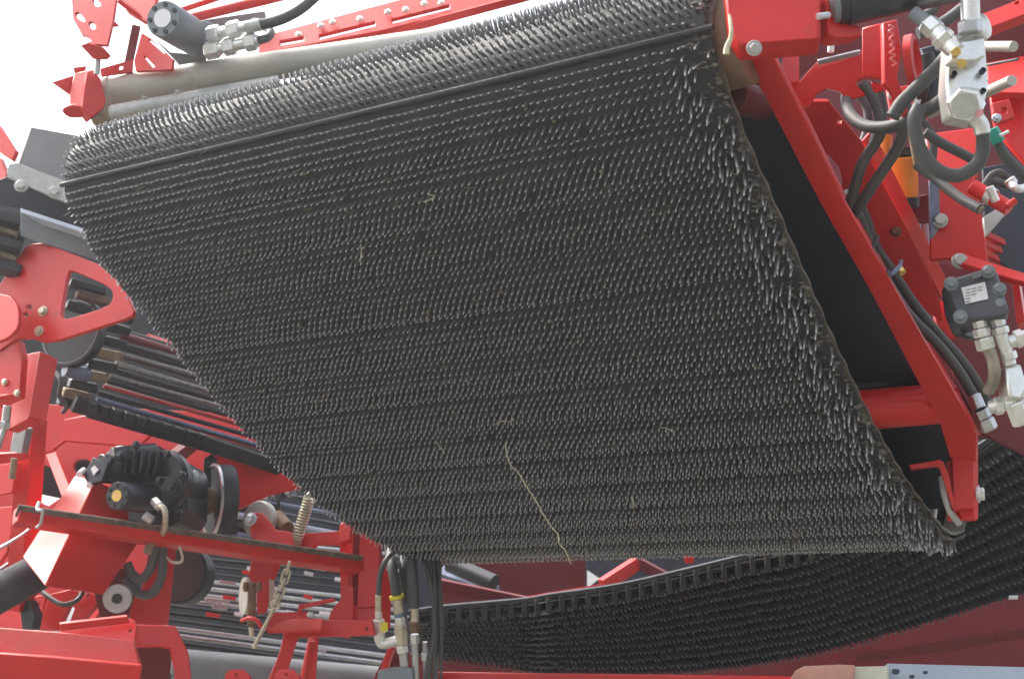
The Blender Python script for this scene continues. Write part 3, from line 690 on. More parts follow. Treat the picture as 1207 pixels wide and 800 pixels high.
# red upright to the right of hoses
simple('red_web', plate([(176, 640), (208, 640), (198, 736), (160, 738), (150, 720), (168, 690)], 3.56, N(12, 0), .012), RED, 'red web plate behind the dark hose loop', 'plate')
t = thing('guide_disc', 'silver guide disc with a black hub below the box arm', 'disc', P(138, 705, 3.3))
c = P(138, 705, 3.30); ax = N(8, -4)
ob('disc', lathe(c, -ax, [(0, .0), (0, px(16, 3.3)), (.006, px(17, 3.3)), (.014, px(17, 3.3))], 36), GALV, t)
ob('hub', lathe(c + ax * .012, -ax, [(0, 0), (0, .009), (.004, .012), (.013, .012)], 20), PLAST, t)
simple('red_link', plate([(44, 742), (58, 700), (84, 694), (110, 700), (118, 706), (88, 742)], 3.5, N(-10, 10), .02, holes=[[(70, 738), (82, 712), (88, 716), (80, 738)], [(86, 706), (92, 698), (103, 699), (95, 708)]]), RED, 'red forked link under the box arm', 'link')
simple('red_flap', plate([(26, 738), (34, 704), (54, 700), (50, 722), (42, 740)], 3.6, N(-15, 5), .012, holes=[chaikin([(44, 710), (50, 710), (50, 715), (44, 715)], 1)]), RED, 'small red flap left of the forked link', 'flap')
simple('red_cheek', plate([(-25, 690), (22, 672), (44, 690), (30, 742), (-25, 745)], 3.75, N(-15, 10), .012), RED, 'broad red cheek plate behind the grey cylinder', 'plate')
simple('brake_pipe', tube([P(-20, 655, 3.3), P(10, 640, 3.32), P(34, 624, 3.36), P(44, 606, 3.42)], px(2.2, 3.3), 10), STEEL, 'thin bright pipe rising past the red upright post at left', 'pipe', bev=0)
simple('supply_hose', tube([P(100, 690, 3.45), P(92, 706, 3.42), P(74, 712, 3.4), P(56, 702, 3.45), P(40, 688, 3.5)], px(3, 3.4), 10), HOSE, 'thin black hose looping under the box arm at left', 'hose', 'hydraulic hoses', 0)
simple('grey_lug', plate([(22, 712), (34, 706), (42, 724), (38, 742), (26, 742)], 3.42, N(-20, 0), .03), PLAST, 'dark lug between the grey cylinder and the red flap', 'lug', bev=.003)
simple('stay_plate', plate([(106, 676), (150, 668), (160, 700), (150, 728), (118, 728)], 3.5, N(10, 0), .012, holes=[chaikin([(144, 712), (148, 712), (148, 716), (144, 716)], 1)]), MAROON, 'dark red stay plate behind the silver guide disc', 'plate')
simple('inner_beam', beam(P(96, 738, 3.7), P(138, 676, 3.75), px(20, 3.7), .05, N(-20, 10), 'U'), RED, 'red channel beam slanting behind the forked link', 'beam')
# guide flange
t = thing('small_flange', 'bright red bent flange standing on the bottom beam', 'flange', P(115, 745, 3.0))
ob('face', plate([(70, 744), (74, 732), (148, 726), (158, 730), (161, 738), (158, 758), (80, 752)], 2.98, N(-8, 22), .008, holes=[chaikin([(152, 741), (155, 741), (155, 745), (152, 745)], 1)]), RED, t, .0015)
ob('lip', beam(P(70, 734, 2.96), P(150, 725, 2.96), px(4, 3), .02, N(-5, 45)), RED, t, .001)
# bottom beam
t = thing('bottom_beam', 'wide dusty red box beam along the bottom left edge', 'beam', P(90, 770, 2.9))
ob('top_slope', plate([(-25, 737), (70, 744), (157, 755), (166, 784), (60, 774), (-25, 768)], 2.88, N(-6, 16), .012), REDD, t, .003)
ob('face', plate([(-25, 768), (60, 774), (166, 784), (160, 830), (-25, 830)], 2.84, N(-6, -18), .012), RED, t, .003)
ob('bolt', bolt(P(147, 795, 2.835), N(-6, -18), .008), YZINC, t)
t = thing('curved_guard', 'curved red guard panel right of the bottom beam', 'guard', P(200, 770, 3.1))
ob('sheet', plate([(160, 735), (207, 737), (222, 768), (226, 800), (226, 830), (205, 830), (206, 790), (200, 764), (190, 762), (160, 762)], 3.05, N(15, 8), .02), RED, t, .003)
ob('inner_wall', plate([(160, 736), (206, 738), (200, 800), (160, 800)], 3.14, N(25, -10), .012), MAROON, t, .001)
# red lugs at the bottom
for x, lb in ((276, 'left one of two red lugs at the bottom edge'), (338, 'right one of two red lugs at the bottom edge')):
    tt_ = thing('red_lug', lb, 'lug', P(x, 790, 3.2), 'red lugs along the bottom edge')
    if x == 338: x = 276 + 59
    ob('ear', plate([(x - 12, 830), (x - 11, 795), (x - 6, 789), (x + 10, 788), (x + 18, 796), (x + 18, 830)], 3.2, N(-5, 10), .02, holes=[chaikin([(x + 1, 793), (x + 4, 793), (x + 4, 796), (x + 1, 796)], 1)]), RED, tt_, .002)
# rod bed
t = thing('rod_bed', 'bed of shiny dark cross rods low behind the red linkage', 'conveyor', P(320, 720, 4.0))
random.seed(4)
for k in range(20):
    f = k / 19; y = 628 + 160 * f; z = 4.5 - .5 * f
    ob('rod', cyl(P(185, y, z), P(470, y + 26 + 16 * f, z + .12), px(1.9 + .9 * f, z), seg=8), random.choice((STEEL, BLACK, PLAST)), t)
for k in range(30):
    x, y = random.uniform(225, 430), random.uniform(650, 770); f = (y - 628) / 180; z = 4.42 - .5 * f
    ob('clip', beam(P(x, y, z), P(x + random.uniform(8, 20), y + 2.5, z), px(4, z), .01, N(0, 20)), random.choice((WHITE, RED, STEEL, STEEL)), t, .001)  # small chips added to draw bright highlights on the dark rods
t = thing('grey_roller', 'thick grey roller along the bottom under the rod bed', 'roller', P(320, 780, 3.7))
ob('roller_body', cyl(P(205, 783, 3.75), P(470, 806, 3.85), px(19, 3.75), seg=40), GREY, t)
ob('stub', cyl(P(190, 782, 3.74), P(206, 783, 3.75), px(8, 3.75)), STEEL, t)
# upper bed behind spring
t = thing('blue_rod_bed', 'dark rod bed with blue grey bars behind the coil spring', 'conveyor', P(360, 610, 4.4))
for k in range(7):
    ob('bar', cyl(P(280, 574 + k * 11, 4.45 - k * .02), P(430, 600 + k * 12, 4.55 - k * .02), px(2.4 if k != 3 else 4, 4.4), seg=8), (BLACK, BLUE, BLACK, BLUEG, BLACK, BLUE, BLACK)[k], t)
for k in range(16): ob('knuckle', cyl(P(300 + k * 4.2, 584 - k * 1.0 + (k % 2) * 4, 4.3), P(304 + k * 4.2, 588 - k * 1.0 + (k % 2) * 4, 4.33), px(3.4, 4.3), seg=10), (STEEL, PLAST, GREY)[k % 3], t)

# ================================================================== linkage: pivot wheel, spring, chain, post
t = thing('pivot_arm', 'red pivot arm carrying a grey disc wheel above the crossbar', 'arm', P(320, 625, 3.6))
ob('arm_plate', plate([(294, 611), (300, 603), (309, 604), (318, 614), (326, 624), (342, 626), (348, 644), (330, 652), (300, 646), (295, 628)], 3.56, N(-6, 10), .016), RED, t, .003)
ob('arm_rear', plate([(340, 626), (361, 628), (402, 625), (402, 641), (374, 641), (366, 650), (344, 646)], 3.62, N(-4, 14), .016), RED, t, .003)
c = P(303, 611, 3.6); ax = N(-28, 5)
ob('disc_wheel', lathe(c, -ax, [(0, .0), (0, px(20, 3.6)), (.004, px(22, 3.6)), (.02, px(22, 3.6)), (.024, px(20, 3.6))], 40), ALU, t)
ob('axle_bolt', bolt(P(295, 612, 3.53), N(-15, 8), .013), STEEL, t)
ob('bush', cyl(P(327, 608, 3.66), P(339, 622, 3.6), px(8, 3.6)), RUST, t)
# spring as a helix
a, b = P(365, 586, 3.62), P(345, 650, 3.60); e = (b - a).normalized(); u, v = frame_of(e); turns = 19; r = px(6, 3.6); L = (b - a).length
t = thing('coil_spring', 'zinc plated coil spring slanting down to the crossbar', 'spring', a)
hel = [a + e * (L * k / (turns * 12)) + (u * math.cos(k * math.pi / 6) + v * math.sin(k * math.pi / 6)) * r for k in range(turns * 12 + 1)]
ob('coil', tube(hel, px(1.5, 3.6), 8, sub=1), YZINC, t)
ob('hook', tube([hel[0], a - e * .01 + u * r * .5, a - e * .025, a - e * .035 - u * .006, a - e * .028 - u * .012], px(1.5, 3.6), 8), YZINC, t)
# chain and rod
t = thing('chain', 'short zinc chain hanging from the crossbar to a hooked rod', 'chain', P(332, 690, 3.5))
cp = [(341, 664), (338, 674), (335, 684), (332, 693), (328, 702), (325, 710)]
for k, (p, q) in enumerate(zip(cp, cp[1:])):
    A_, B_ = P(*p, 3.42), P(*q, 3.42); e = (B_ - A_).normalized(); sd = e.cross(N(0, 0)) if k % 2 else N(0, 0); wd = .0085
    A_ -= e * .005; B_ += e * .005
    loop = [A_ + sd * wd * .6, A_ + e * .004 + sd * wd, B_ - e * .004 + sd * wd, B_ + sd * wd * .6, B_ - sd * wd * .6, B_ - e * .004 - sd * wd, A_ + e * .004 - sd * wd, A_ - sd * wd * .6, A_ + sd * wd * .6]
    ob('link', tube(loop, .003, 8, sub=3), YZINC, t)
ob('eye', tube([P(325 + 5 * math.cos(k * .7), 712 + 5 * math.sin(k * .7), 3.42) for k in range(10)], .0035, 8, sub=3), YZINC, t)
ob('rod', cyl(P(324, 715, 3.42), P(299, 763, 3.44), px(2.4, 3.4), seg=12), YZINC, t)
# vertical plate with eye bolt and discs
t = thing('link_plate', 'red upright link plate with grey discs below the crossbar', 'plate', P(316, 700, 3.6))
ob('plate_body', plate([(297, 655), (332, 655), (329, 667), (322, 683), (313, 721), (303, 723), (302, 697), (293, 679)], 3.6, N(-4, 8), .014), RED, t, .002)
for x, y, rx in ((292, 702, 22), (319, 698, 19)):
    ob('side_disc', lathe(P(x, y, 3.62), N(-65, 0), [(0, 0), (0, px(rx, 3.6) * .95), (.004, px(rx, 3.6)), (.012, px(rx, 3.6)), (.014, 0)], 32), ALU, t)
t = thing('eye_bolt', 'earth brown eye bolt with nuts in front of the red link plate', 'bolt', P(296, 715, 3.5))
for x in (290, 298, 305): ob('nut', lathe(P(x - 3, 691, 3.5), R, [(0, .010), (.002, .013), (.010, .013), (.012, .010)], 16), RUST, t)
ob('shank', cyl(P(297, 692, 3.5), P(296, 738, 3.5), px(5, 3.5), seg=16), RUST, t)
ob('tip', cyl(P(296, 738, 3.5), P(297, 750, 3.5), px(3, 3.5), seg=12), YZINC, t)
t = thing('clevis_clip', 'orange red bent clip under the eye bolt', 'clip', P(300, 735, 3.48))
ob('strap', tube([P(285, 731, 3.5), P(294, 728, 3.47), P(303, 731, 3.46), P(309, 739, 3.46), P(318, 742, 3.48)], px(2.6, 3.5), 8), RED, t)
# bracket
t = thing('linkage_bracket', 'red horizontal linkage bracket with a white lit lip at the bottom', 'bracket', P(370, 735, 3.5))
ob('rear_plate', plate([(316, 722), (361, 720), (364, 732), (334, 733), (314, 741)], 3.56, N(-5, 10), .012), RED, t, .001)
ob('lip', plate([(315, 743), (331, 732), (343, 729), (381, 728), (378, 741), (330, 743)], 3.46, N(-10, 58), .008), RED, t, .002)
ob('cross_rail', plate([(333, 743), (378, 741), (382, 730), (438, 731), (442, 748), (334, 751)], 3.5, N(-4, 6), .02, holes=[chaikin([(431, 739), (434, 739), (434, 743), (431, 743)], 1)]), RED, t, .002)
ob('fin', plate([(352, 712), (393, 704), (395, 707), (355, 716), (354, 722), (351, 722)], 3.55, N(-5, 20), .01), RED, t, .001)
ob('back_web', plate([(390, 720), (402, 705), (408, 690), (416, 690), (416, 733), (386, 733)], 3.58, N(-5, 5), .012), RED, t, .001)
ob('bolt', bolt(P(366, 724, 3.5), UP, .008), STEEL, t)
for pts, z, lb in (([(334, 750), (352, 750), (341, 785), (337, 830), (305, 830), (330, 768)], 3.52, 'l'), ([(364, 752), (376, 750), (370, 830), (348, 830), (356, 790)], 3.62, 'r')):
    ob('leg', plate(pts, z, N(15, 0), .014), RED, t, .002)
ob('edge_strip', beam(P(365, 755, 3.56), P(352, 825, 3.56), px(4, 3.5), .02, N(-30, 20)), RED, t, .001)
# post
t = thing('channel_post', 'bright red double channel post at the right end of the crossbar', 'post', P(425, 680, 3.65))
ob('cap', plate([(400, 618), (408, 611), (415, 614), (413, 636), (400, 641)], 3.62, N(-8, 18), .03), RED, t, .004)
ob('left_flange', plate([(400, 636), (412, 634), (410, 718), (402, 716)], 3.64, N(-8, 5), .04), RED, t, .002)
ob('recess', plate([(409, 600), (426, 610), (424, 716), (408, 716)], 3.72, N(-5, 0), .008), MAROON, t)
ob('right_flange', plate([(425, 605), (447, 640), (445, 715), (421, 716)], 3.62, N(-5, 4), .05), RED, t, .002)
ob('foot', plate([(402, 714), (446, 713), (448, 731), (392, 731), (390, 722)], 3.60, N(-5, 8), .05), RED, t, .002)
ob('rear_gusset', plate([(446, 640), (462, 690), (460, 740), (445, 742)], 3.68, N(10, 0), .01), RED, t, .001)
simple('red_strut', beam(P(462, 758, 3.6), P(438, 830, 3.6), px(7, 3.6), .02, N(-10, 10)), RED, 'slim red strut slanting behind the hose fittings at the bottom', 'strut')
simple('red_web', plate([(440, 800), (462, 755), (474, 768), (474, 830), (440, 830)], 3.68, N(10, 0), .01), MAROON, 'dark red web behind the hose fittings at the bottom', 'plate')

# ================================================================== hose bundle in the middle
zc = 3.52
def vhose(pts, r, label):
    return simple('hose', tube([P(x, y, zc + dz) for x, y, dz in pts], px(r, zc), 14), HOSE, label, 'hose', 'hydraulic hoses', 0)
vhose([(492, 632, .12), (470, 645, .04), (455, 660, 0), (448, 678, 0), (446, 704, 0)], 3.2, 'thinnest black hose of the bundle, left of the yellow clamp')
vhose([(458, 640, .15), (461, 660, .04), (465, 685, 0), (468, 706, 0)], 6.2, 'black hose with a yellow clamp in the hanging bundle')
vhose([(482, 630, .15), (485, 655, .03), (488, 690, 0), (489, 716, 0)], 5.6, 'black hose right of the yellow clamped one in the bundle')
vhose([(472, 640, .2), (475, 670, .06), (477, 710, .05)], 4.5, 'black hose half hidden between the two thick ones of the bundle')
t = thing('hose_fitting', 'left zinc hose fitting with a small yellow tag', 'fitting', P(446, 725, zc), 'zinc fittings under the hose bundle')
ob('ferrule', cyl(P(446, 701, zc), P(446, 720, zc), px(3.8, zc)), YZINC, t)
ob('nut', hexn(P(446, 720, zc), P(446, 728, zc), px(4.4, zc)), ZINC, t)
ob('body', hexn(P(446, 729, zc), P(448, 746, zc), px(7.5, zc)), ZINC, t)
ob('tag', plate([(449, 733), (457, 733), (457, 744), (449, 744)], zc - .025, N(10, 0), .004), YELL, t)
ob('elbow', tube([P(447, 744, zc), P(448, 754, zc), P(453, 758, zc), P(470, 754, zc)], px(6.5, zc), 14), ZINC, t)
t = thing('hose_fitting', 'middle zinc tee fitting under the yellow clamped hose', 'fitting', P(472, 740, zc), 'zinc fittings under the hose bundle')
ob('ferrule', cyl(P(468, 704, zc), P(470, 722, zc), px(6, zc)), YZINC, t)
ob('blue_band', cyl(P(470, 722, zc), P(470.5, 727, zc), px(5.4, zc)), BLUE, t)
ob('nut', hexn(P(471, 727, zc), P(472, 737, zc), px(6.4, zc)), ZINC, t)
ob('tee', hexn(P(472, 737, zc), P(473, 760, zc), px(8, zc)), YZINC, t)
ob('nut', hexn(P(473, 760, zc), P(475, 769, zc), px(7.4, zc)), ZINC, t)
ob('pipe', cyl(P(475, 769, zc), P(478, 800, zc), px(5, zc)), STEEL, t)
t = thing('hose_fitting', 'right zinc fitting with a rusty red nut in the hose bundle', 'fitting', P(490, 740, zc), 'zinc fittings under the hose bundle')
ob('ferrule', cyl(P(489, 716, zc), P(489, 732, zc), px(5, zc)), YZINC, t)
ob('red_nut', hexn(P(489, 732, zc), P(489, 744, zc), px(7, zc)), RUST, t)
ob('nut', hexn(P(489, 747, zc), P(489, 758, zc), px(5.5, zc)), ZINC, t)
ob('pipe', cyl(P(489, 757, zc), P(490, 805, zc), px(4.2, zc)), STEEL, t)
t = thing('hose_fitting', 'short zinc fitting partly hidden by the cable bundle', 'fitting', P(501, 770, zc), 'zinc fittings under the hose bundle')
ob('stem', cyl(P(501, 756, zc + .02), P(502, 815, zc + .02), px(3, zc)), STEEL, t)
ob('nut', hexn(P(501, 769, zc + .02), P(501, 778, zc + .02), px(4.5, zc)), ZINC, t)
simple('clamp', lathe(P(467, 701, zc), P(468, 706, zc) - P(467, 701, zc), [(0, px(6.6, zc)), (0, px(8.6, zc)), (.009, px(8.6, zc)), (.009, px(6.6, zc))], 24), YELL, 'yellow hose clamp around the second hose of the bundle', 'clamp', bev=0)
simple('manifold_block', plate([(446, 789), (466, 785), (486, 786), (488, 830), (440, 830)], zc - .03, N(-5, 10), .06), GREY, 'grey manifold block at the bottom under the hose fittings', 'block', bev=.003)
t = thing('cable_bundle', 'bundle of thin black cables hanging behind the hose fittings', 'cables', P(512, 720, zc))
random.seed(5)
for k in range(11):
    x0 = 497 + k * 2.0; x1 = 503 + k * 1.6 + random.uniform(-2, 2); xm = 508 + k * 1.1 + random.uniform(-2, 2)
    ob('cable', tube([P(x0 - 4, 632, zc + .12), P(x0 + 2, 660, zc + .02), P(xm, 700, zc + random.uniform(-.02, .02)), P(xm + 2, 745, zc + random.uniform(-.02, .02)), P(x1, 780, zc), P(x1 - 3, 825, zc)], px(1.7, zc), 8), HOSE, t)

# ================================================================== second belt, lower right
t = thing('lower_belt', 'dark finned conveyor belt passing below and behind the pin belt', 'conveyor belt', P(850, 720, 3.5))
top = [(480, 728, 3.95), (523, 722, 3.92), (614, 714, 3.85), (652, 708, 3.8), (729, 697, 3.72), (805, 680, 3.64), (881, 662, 3.56), (960, 645, 3.48), (1060, 600, 3.40), (1160, 530, 3.34), (1260, 470, 3.3)]
bot = [(480, 764, 4.35), (523, 774, 4.30), (614, 787, 4.20), (652, 790, 4.15), (729, 792, 4.08), (805, 790, 4.00), (881, 782, 3.92), (960, 768, 3.85), (1060, 742, 3.77), (1160, 712, 3.70), (1260, 682, 3.62)]
tp = spline([P(*q) for q in top], 8); bt = spline([P(*q) for q in bot], 8)
bm = bmesh.new(); NV = 10; grid = []
for a, b in zip(tp, bt):
    col_ = []
    for j in range(NV + 1):
        f = j / NV; q = a.lerp(b, f); q += V((0, -1, 0)) * (-.05 * math.sin(math.pi * f)) + UP * (-.0); col_.append(q)
    grid.append(col_)
vg = [[bm.verts.new(q) for q in c] for c in grid]; vb = [[bm.verts.new(q + V((0, .012, .01))) for q in c] for c in grid]
for i in range(len(grid) - 1):
    for j in range(NV):
        bm.faces.new((vg[i][j], vg[i][j + 1], vg[i + 1][j + 1], vg[i + 1][j])); bm.faces.new((vb[i][j], vb[i + 1][j], vb[i + 1][j + 1], vb[i][j + 1]))
    for j in (0, NV): bm.faces.new((vg[i][j], vg[i + 1][j], vb[i + 1][j], vb[i][j]))
bmesh.ops.recalc_face_normals(bm, faces=list(bm.faces))
ob('belt_sheet', bm, RUB, t, ang=60)
# fins: slim slanted lugs in rows
bm = bmesh.new(); wl = bm.verts.layers.float.new('wear_or_tip_light')
random.seed(9)
for i in range(0, len(grid) - 1):
    for sub in range(2):
        for j in range(11):
            f = (j + .5) / 11; jj = f * NV; j0 = int(jj); fr = jj - j0
            a = grid[i][j0].lerp(grid[i][j0 + 1], fr); b = grid[i + 1][j0].lerp(grid[i + 1][j0 + 1], fr)
            q = a.lerp(b, (sub + .3 + .45 * (j % 2)) / 2)
            d = (V((.25, -.55, -.45)) + V((random.gauss(0, .03), random.gauss(0, .03), random.gauss(0, .03)))).normalized()
            u, v_ = frame_of(d)
            L = .034 * random.uniform(.85, 1.1)
            r0 = [bm.verts.new(q + (u * x + v_ * y)) for x, y in ((.0048, 0), (0, .0048), (-.0048, 0), (0, -.0048))]
            r1 = [bm.verts.new(q + d * L + (u * x + v_ * y)) for x, y in ((.0028, 0), (0, .0022), (-.0028, 0), (0, -.0022))]
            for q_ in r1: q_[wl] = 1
            for k in range(4): bm.faces.new((r0[k], r0[(k + 1) % 4], r1[(k + 1) % 4], r1[k]))
            bm.faces.new(r1)
o = ob('fin_rows', bm, LUG, t); o['kind'] = 'stuff'
# toothed upper edge
L_ = sum((b - a).length for a, b in zip(tp, tp[1:])); step = .040; acc = 0; nxt = 0
for a, b in zip(tp, tp[1:]):
    l = (b - a).length
    while nxt < acc + l:
        q = a.lerp(b, (nxt - acc) / l); e = (b - a).normalized()
        xx = (q - CAM).dot(R) / (q - CAM).dot(F) * FPX + 603
        if 500 < xx < 985:
            ob('tooth', beam(q + UP * .012 - e * .001, q - UP * .032 - e * .001, .017, .03, N(-10, -10)), RUB, t, .003)
        nxt += step
    acc += l
bm = bmesh.new()
for a, b in zip(tp, tp[1:]): beam(a + UP * .014, b + UP * .014, .012, .03, N(-10, -10), bm=bm)
ob('edge_strip', bm, FIN, t)
# things seen in the gap between the belts
simple('steel_roller', cyl(P(530, 664, 4.4), P(583, 687, 4.3), px(10, 4.4), seg=28), BLACK, 'steel roller end in the gap beside the cable bundle', 'roller', bev=0)
simple('brush_bar', beam(P(520, 670, 4.45), P(585, 694, 4.35), px(14, 4.4), .03, N(-5, 40)), BLUE, 'blue black bar above the steel roller in the gap', 'bar')
simple('dark_red_rail', beam(P(510, 688, 4.25), P(625, 712, 4.2), px(14, 4.2), .03, N(-5, -10)), MAROON, 'dark red rail below the steel roller in the gap', 'rail')
simple('red_diagonal', beam(P(714, 690, 4.35), P(754, 664, 4.45), px(15, 4.4), .03, N(5, -20)), RED, 'red diagonal strut in the gap under the pin belt', 'strut')
simple('red_diagonal', beam(P(752, 664, 4.45), P(800, 690, 4.4), px(13, 4.4), .03, N(5, -20)), MAROON, 'darker red strut right of the red diagonal in the gap', 'strut')
simple('red_rail', beam(P(610, 707, 4.2), P(712, 690, 4.3), px(6, 4.2), .02, N(0, 10)), RED, 'thin red rail left of the diagonal strut in the gap', 'rail')
simple('red_tab', plate([(806, 655), (818, 655), (818, 663), (809, 664)], 4.2, N(0, 0), .01), RED, 'small red tab just under the pin belt lower edge', 'tab')
# lower right shield
simple('belly_shield', plate([(470, 764), (700, 780), (900, 760), (1260, 660), (1260, 810), (470, 830)], 4.6, N(0, -22), .012, at=(900, 780)), mat('dull_red_shield', (.23, .020, .030), .55, var=.15, scale=4, dust=.7, dust_col=(.22, .11, .11), wear_or_tip_light=.3, wear_col=(.10, .03, .03)), 'dull dark red belly shield under the finned belt at lower right', 'panel')
t = thing('shield_seam', 'dark red seam strip with small bolts on the belly shield at lower right', 'strip', P(1100, 752, 4.3))
SQ = P(900, 780, 4.6); SN = N(0, -22)
ob('seam_body', beam(onplane(1010, 776, SQ, SN) + SN * .004, onplane(1230, 742, SQ, SN) + SN * .004, .03, .006, SN), MAROON, t, .001)
for x in (1040, 1085, 1130, 1175): ob('bolt', bolt(onplane(x, 776 - (x - 1010) * .1545, SQ, SN) + SN * .004, SN, .008), MAROON, t)
simple('red_sill', beam(P(500, 797, 3.6), P(935, 803, 3.4), px(12, 3.5), .05, N(-3, 10)), RED, 'thin red sill at the bottom edge under the finned belt', 'sill')
simple('gap_glint', plate([(1189, 701), (1200, 701), (1200, 704), (1189, 704)], 3.4, N(-10, 50), .006), WHITE, 'tiny white chip standing for a glint of light at the dark red belly shield', 'tab')  # white chip added for a glint through a small gap
t = thing('worn_end_piece', 'weathered red and beige painted end piece at the bottom right', 'bracket', P(975, 800, 2.3))
FADED = mat('faded_red_paint', (.50, .20, .14), .6, var=.25, scale=22, dust=1.1, dust_col=(.42, .36, .28), wear_or_tip_light=.6, wear_col=(.40, .34, .26))
ob('end_body', plate([(929, 815), (933, 797), (938, 789), (948, 784), (990, 782), (1009, 783), (1004, 815)], 2.3, N(-4, 14), .06), FADED, t, .004)
ob('dark_slot', plate([(988, 788), (1000, 787), (997, 815), (981, 815)], 2.297, N(-4, 14), .004), MAROON, t, .001)
ob('pale_neck', plate([(1006, 785), (1048, 784), (1048, 815), (1002, 815)], 2.305, N(-4, 10), .05), mat('cream_paint', (.55, .53, .42), .5, var=.2, dust=.4), t, .003)
t = thing('pale_box', 'pale blue grey box with dark spots in the bottom right corner', 'box', P(1130, 800, 2.3))
A_ = plate([(1045, 781), (1230, 786), (1230, 850), (1043, 850)], 2.3, N(-3, 12), .12)
ob('box_body', A_, BLUEG, t, .003)
for x, y, w in ((1056, 791, 5), (1075, 797, 3.5), (1091, 792, 3)):
    ob('spot', plate(chaikin([(x - w, y - w * .7), (x + w, y - w * .6), (x + w * .7, y + w * .7), (x - w * .8, y + w * .6)], 1), 2.296, N(-3, 12), .002), DARK, t)

# ================================================================== right frame
t = thing('head_box', 'bright red box head at the top right end of the belt', 'housing', P(910, 20, 2.0))
ob('front', plate([(853, -20), (968, -20), (967, 45), (871, 52), (858, 30)], 1.98, N(-8, 6), .05), RED, t, .004)
ob('under_lip', plate([(871, 51), (967, 44), (962, 55), (908, 62), (872, 64)], 1.985, N(-5, -40), .012), RED, t, .002)
ob('bolt', bolt(P(889, 57, 1.97), N(0, -25), .0085), STEEL, t)
ob('side_clip', plate([(974, -10), (985, -10), (996, 26), (1016, 31), (1016, 42), (985, 46), (975, 40)], 2.0, N(15, 0), .03), RED, t, .003)
ob('stud', cyl(P(964, 20, 1.96), P(977, 18, 1.97), px(4, 2)), STEEL, t)
simple('cord', tube([P(860, 18, 1.97), P(862, 36, 1.96), P(861, 46, 1.96), P(857, 56, 1.96), P(856, 64, 1.96)], px(2, 2), 8, r_end=px(4, 2)), STRAW, 'frayed cream cord end hanging left of the red box head', 'cord', bev=0)
# main diagonal channel
t = thing('frame_channel', 'long bright red diagonal frame channel beside the belt', 'beam', P(1000, 270, 2.3))
f1 = [(868, 52), (908, 61), (948, 140), (996, 240), (1054, 341), (1121, 457), (1151, 512), (1151, 545), (1120, 540), (1108, 500), (1082, 450), (1024, 340), (967, 240), (915, 140), (876, 66)]
n1 = (N(-35, 0) - D2 * N(-35, 0).dot(D2)).normalized()
ob('web', plate(f1, 2.30, n1, .008, at=(1000, 280)), RED, t, .002)
ob('rear_flange', plate([(908, 61), (913, 61), (953, 138), (1000, 236), (1058, 338), (1126, 455), (1156, 512), (1151, 514), (1121, 458), (1054, 342), (996, 241), (948, 141)], 2.33, (N(50, 0) - D2 * N(50, 0).dot(D2)).normalized(), .03, at=(1003, 280)), RED, t, .001)
ob('foot_box', plate([(1122, 530), (1148, 531), (1148, 599), (1125, 601)], 2.70, N(-12, 5), .05), RED, t, .003)
ob('foot_base', plate([(1126, 599), (1152, 597), (1152, 614), (1138, 615)], 2.705, N(-5, -30), .05), RED, t, .003)
ob('foot_rear', plate([(1146, 505), (1153, 505), (1153, 612), (1148, 612)], 2.72, N(40, 0), .06), RED, t, .002)
ob('bolt', bolt(P(1153, 582, 2.72), N(70, 0), .013), ZINC, t)
# second channel plate
t = thing('inner_rail', 'second red diagonal rail behind the long frame channel', 'rail', P(1040, 260, 2.45))
f2 = [(925, 120), (977, 120), (1016, 168), (1040, 215), (1070, 270), (1107, 350), (1112, 380), (1086, 364), (1040, 330), (982, 240)]
ob('plate_body', plate(f2, 2.42, (N(-20, 0) - D2 * N(-20, 0).dot(D2)).normalized(), .01, at=(1020, 230), holes=[[(976, 182), (988, 196), (994, 214), (993, 224), (988, 224), (977, 198)], chaikin([(987, 142), (993, 142), (993, 147), (987, 147)], 1), chaikin([(1053, 270), (1059, 270), (1059, 276), (1053, 276)], 1)]), RED, t, .002)
ob('side_lip', beam(P(1016, 166, 2.39), P(1108, 350, 2.58), px(3.5, 2.4), .03, N(-50, 10)), RED, t, .001)
ob('lower_block', plate([(1098, 352), (1124, 358), (1130, 395), (1118, 400), (1104, 380)], 2.62, N(-10, 0), .03), RED, t, .002)
ob('hole_bolt', bolt(P(990, 144.5, 2.41), N(-20, 0), .007), RUST, t)
ob('hole_bolt', bolt(P(1056, 273, 2.47), N(-20, 0), .007), RUST, t)
# gusset below the head
t = thing('head_gusset', 'red gusset plate with a rounded bump under the box head', 'gusset', P(985, 95, 2.3))
ob('gusset_body', plate([(921, 101), (941, 98), (962, 74), (1016, 60), (1016, 90), (1049, 104), (1000, 118), (990, 108), (975, 104), (962, 110), (955, 124), (943, 132), (930, 122)], 2.26, N(-12, -10), .012, holes=[chaikin([(1009, 96), (1014, 93), (1026, 94), (1029, 99), (1022, 104), (1011, 103)], 1)]), RED, t, .002)
ob('tab', plate([(922, 62), (941, 57), (941, 97), (921, 101)], 2.18, N(-20, 6), .012), RED, t, .002)
ob('tunnel_back', plate([(905, 60), (1020, 40), (1020, 66), (962, 76), (930, 100)], 2.36, N(0, -10), .01), MAROON, t)
ob('guide_bar', beam(P(964, 71, 2.24), P(1014, 59, 2.24), px(3, 2.2), .01, N(0, 30)), STEEL, t, .001)
ob('stud', cyl(P(980, 49, 2.24), P(979, 62, 2.24), px(4, 2.2)), ZINC, t)
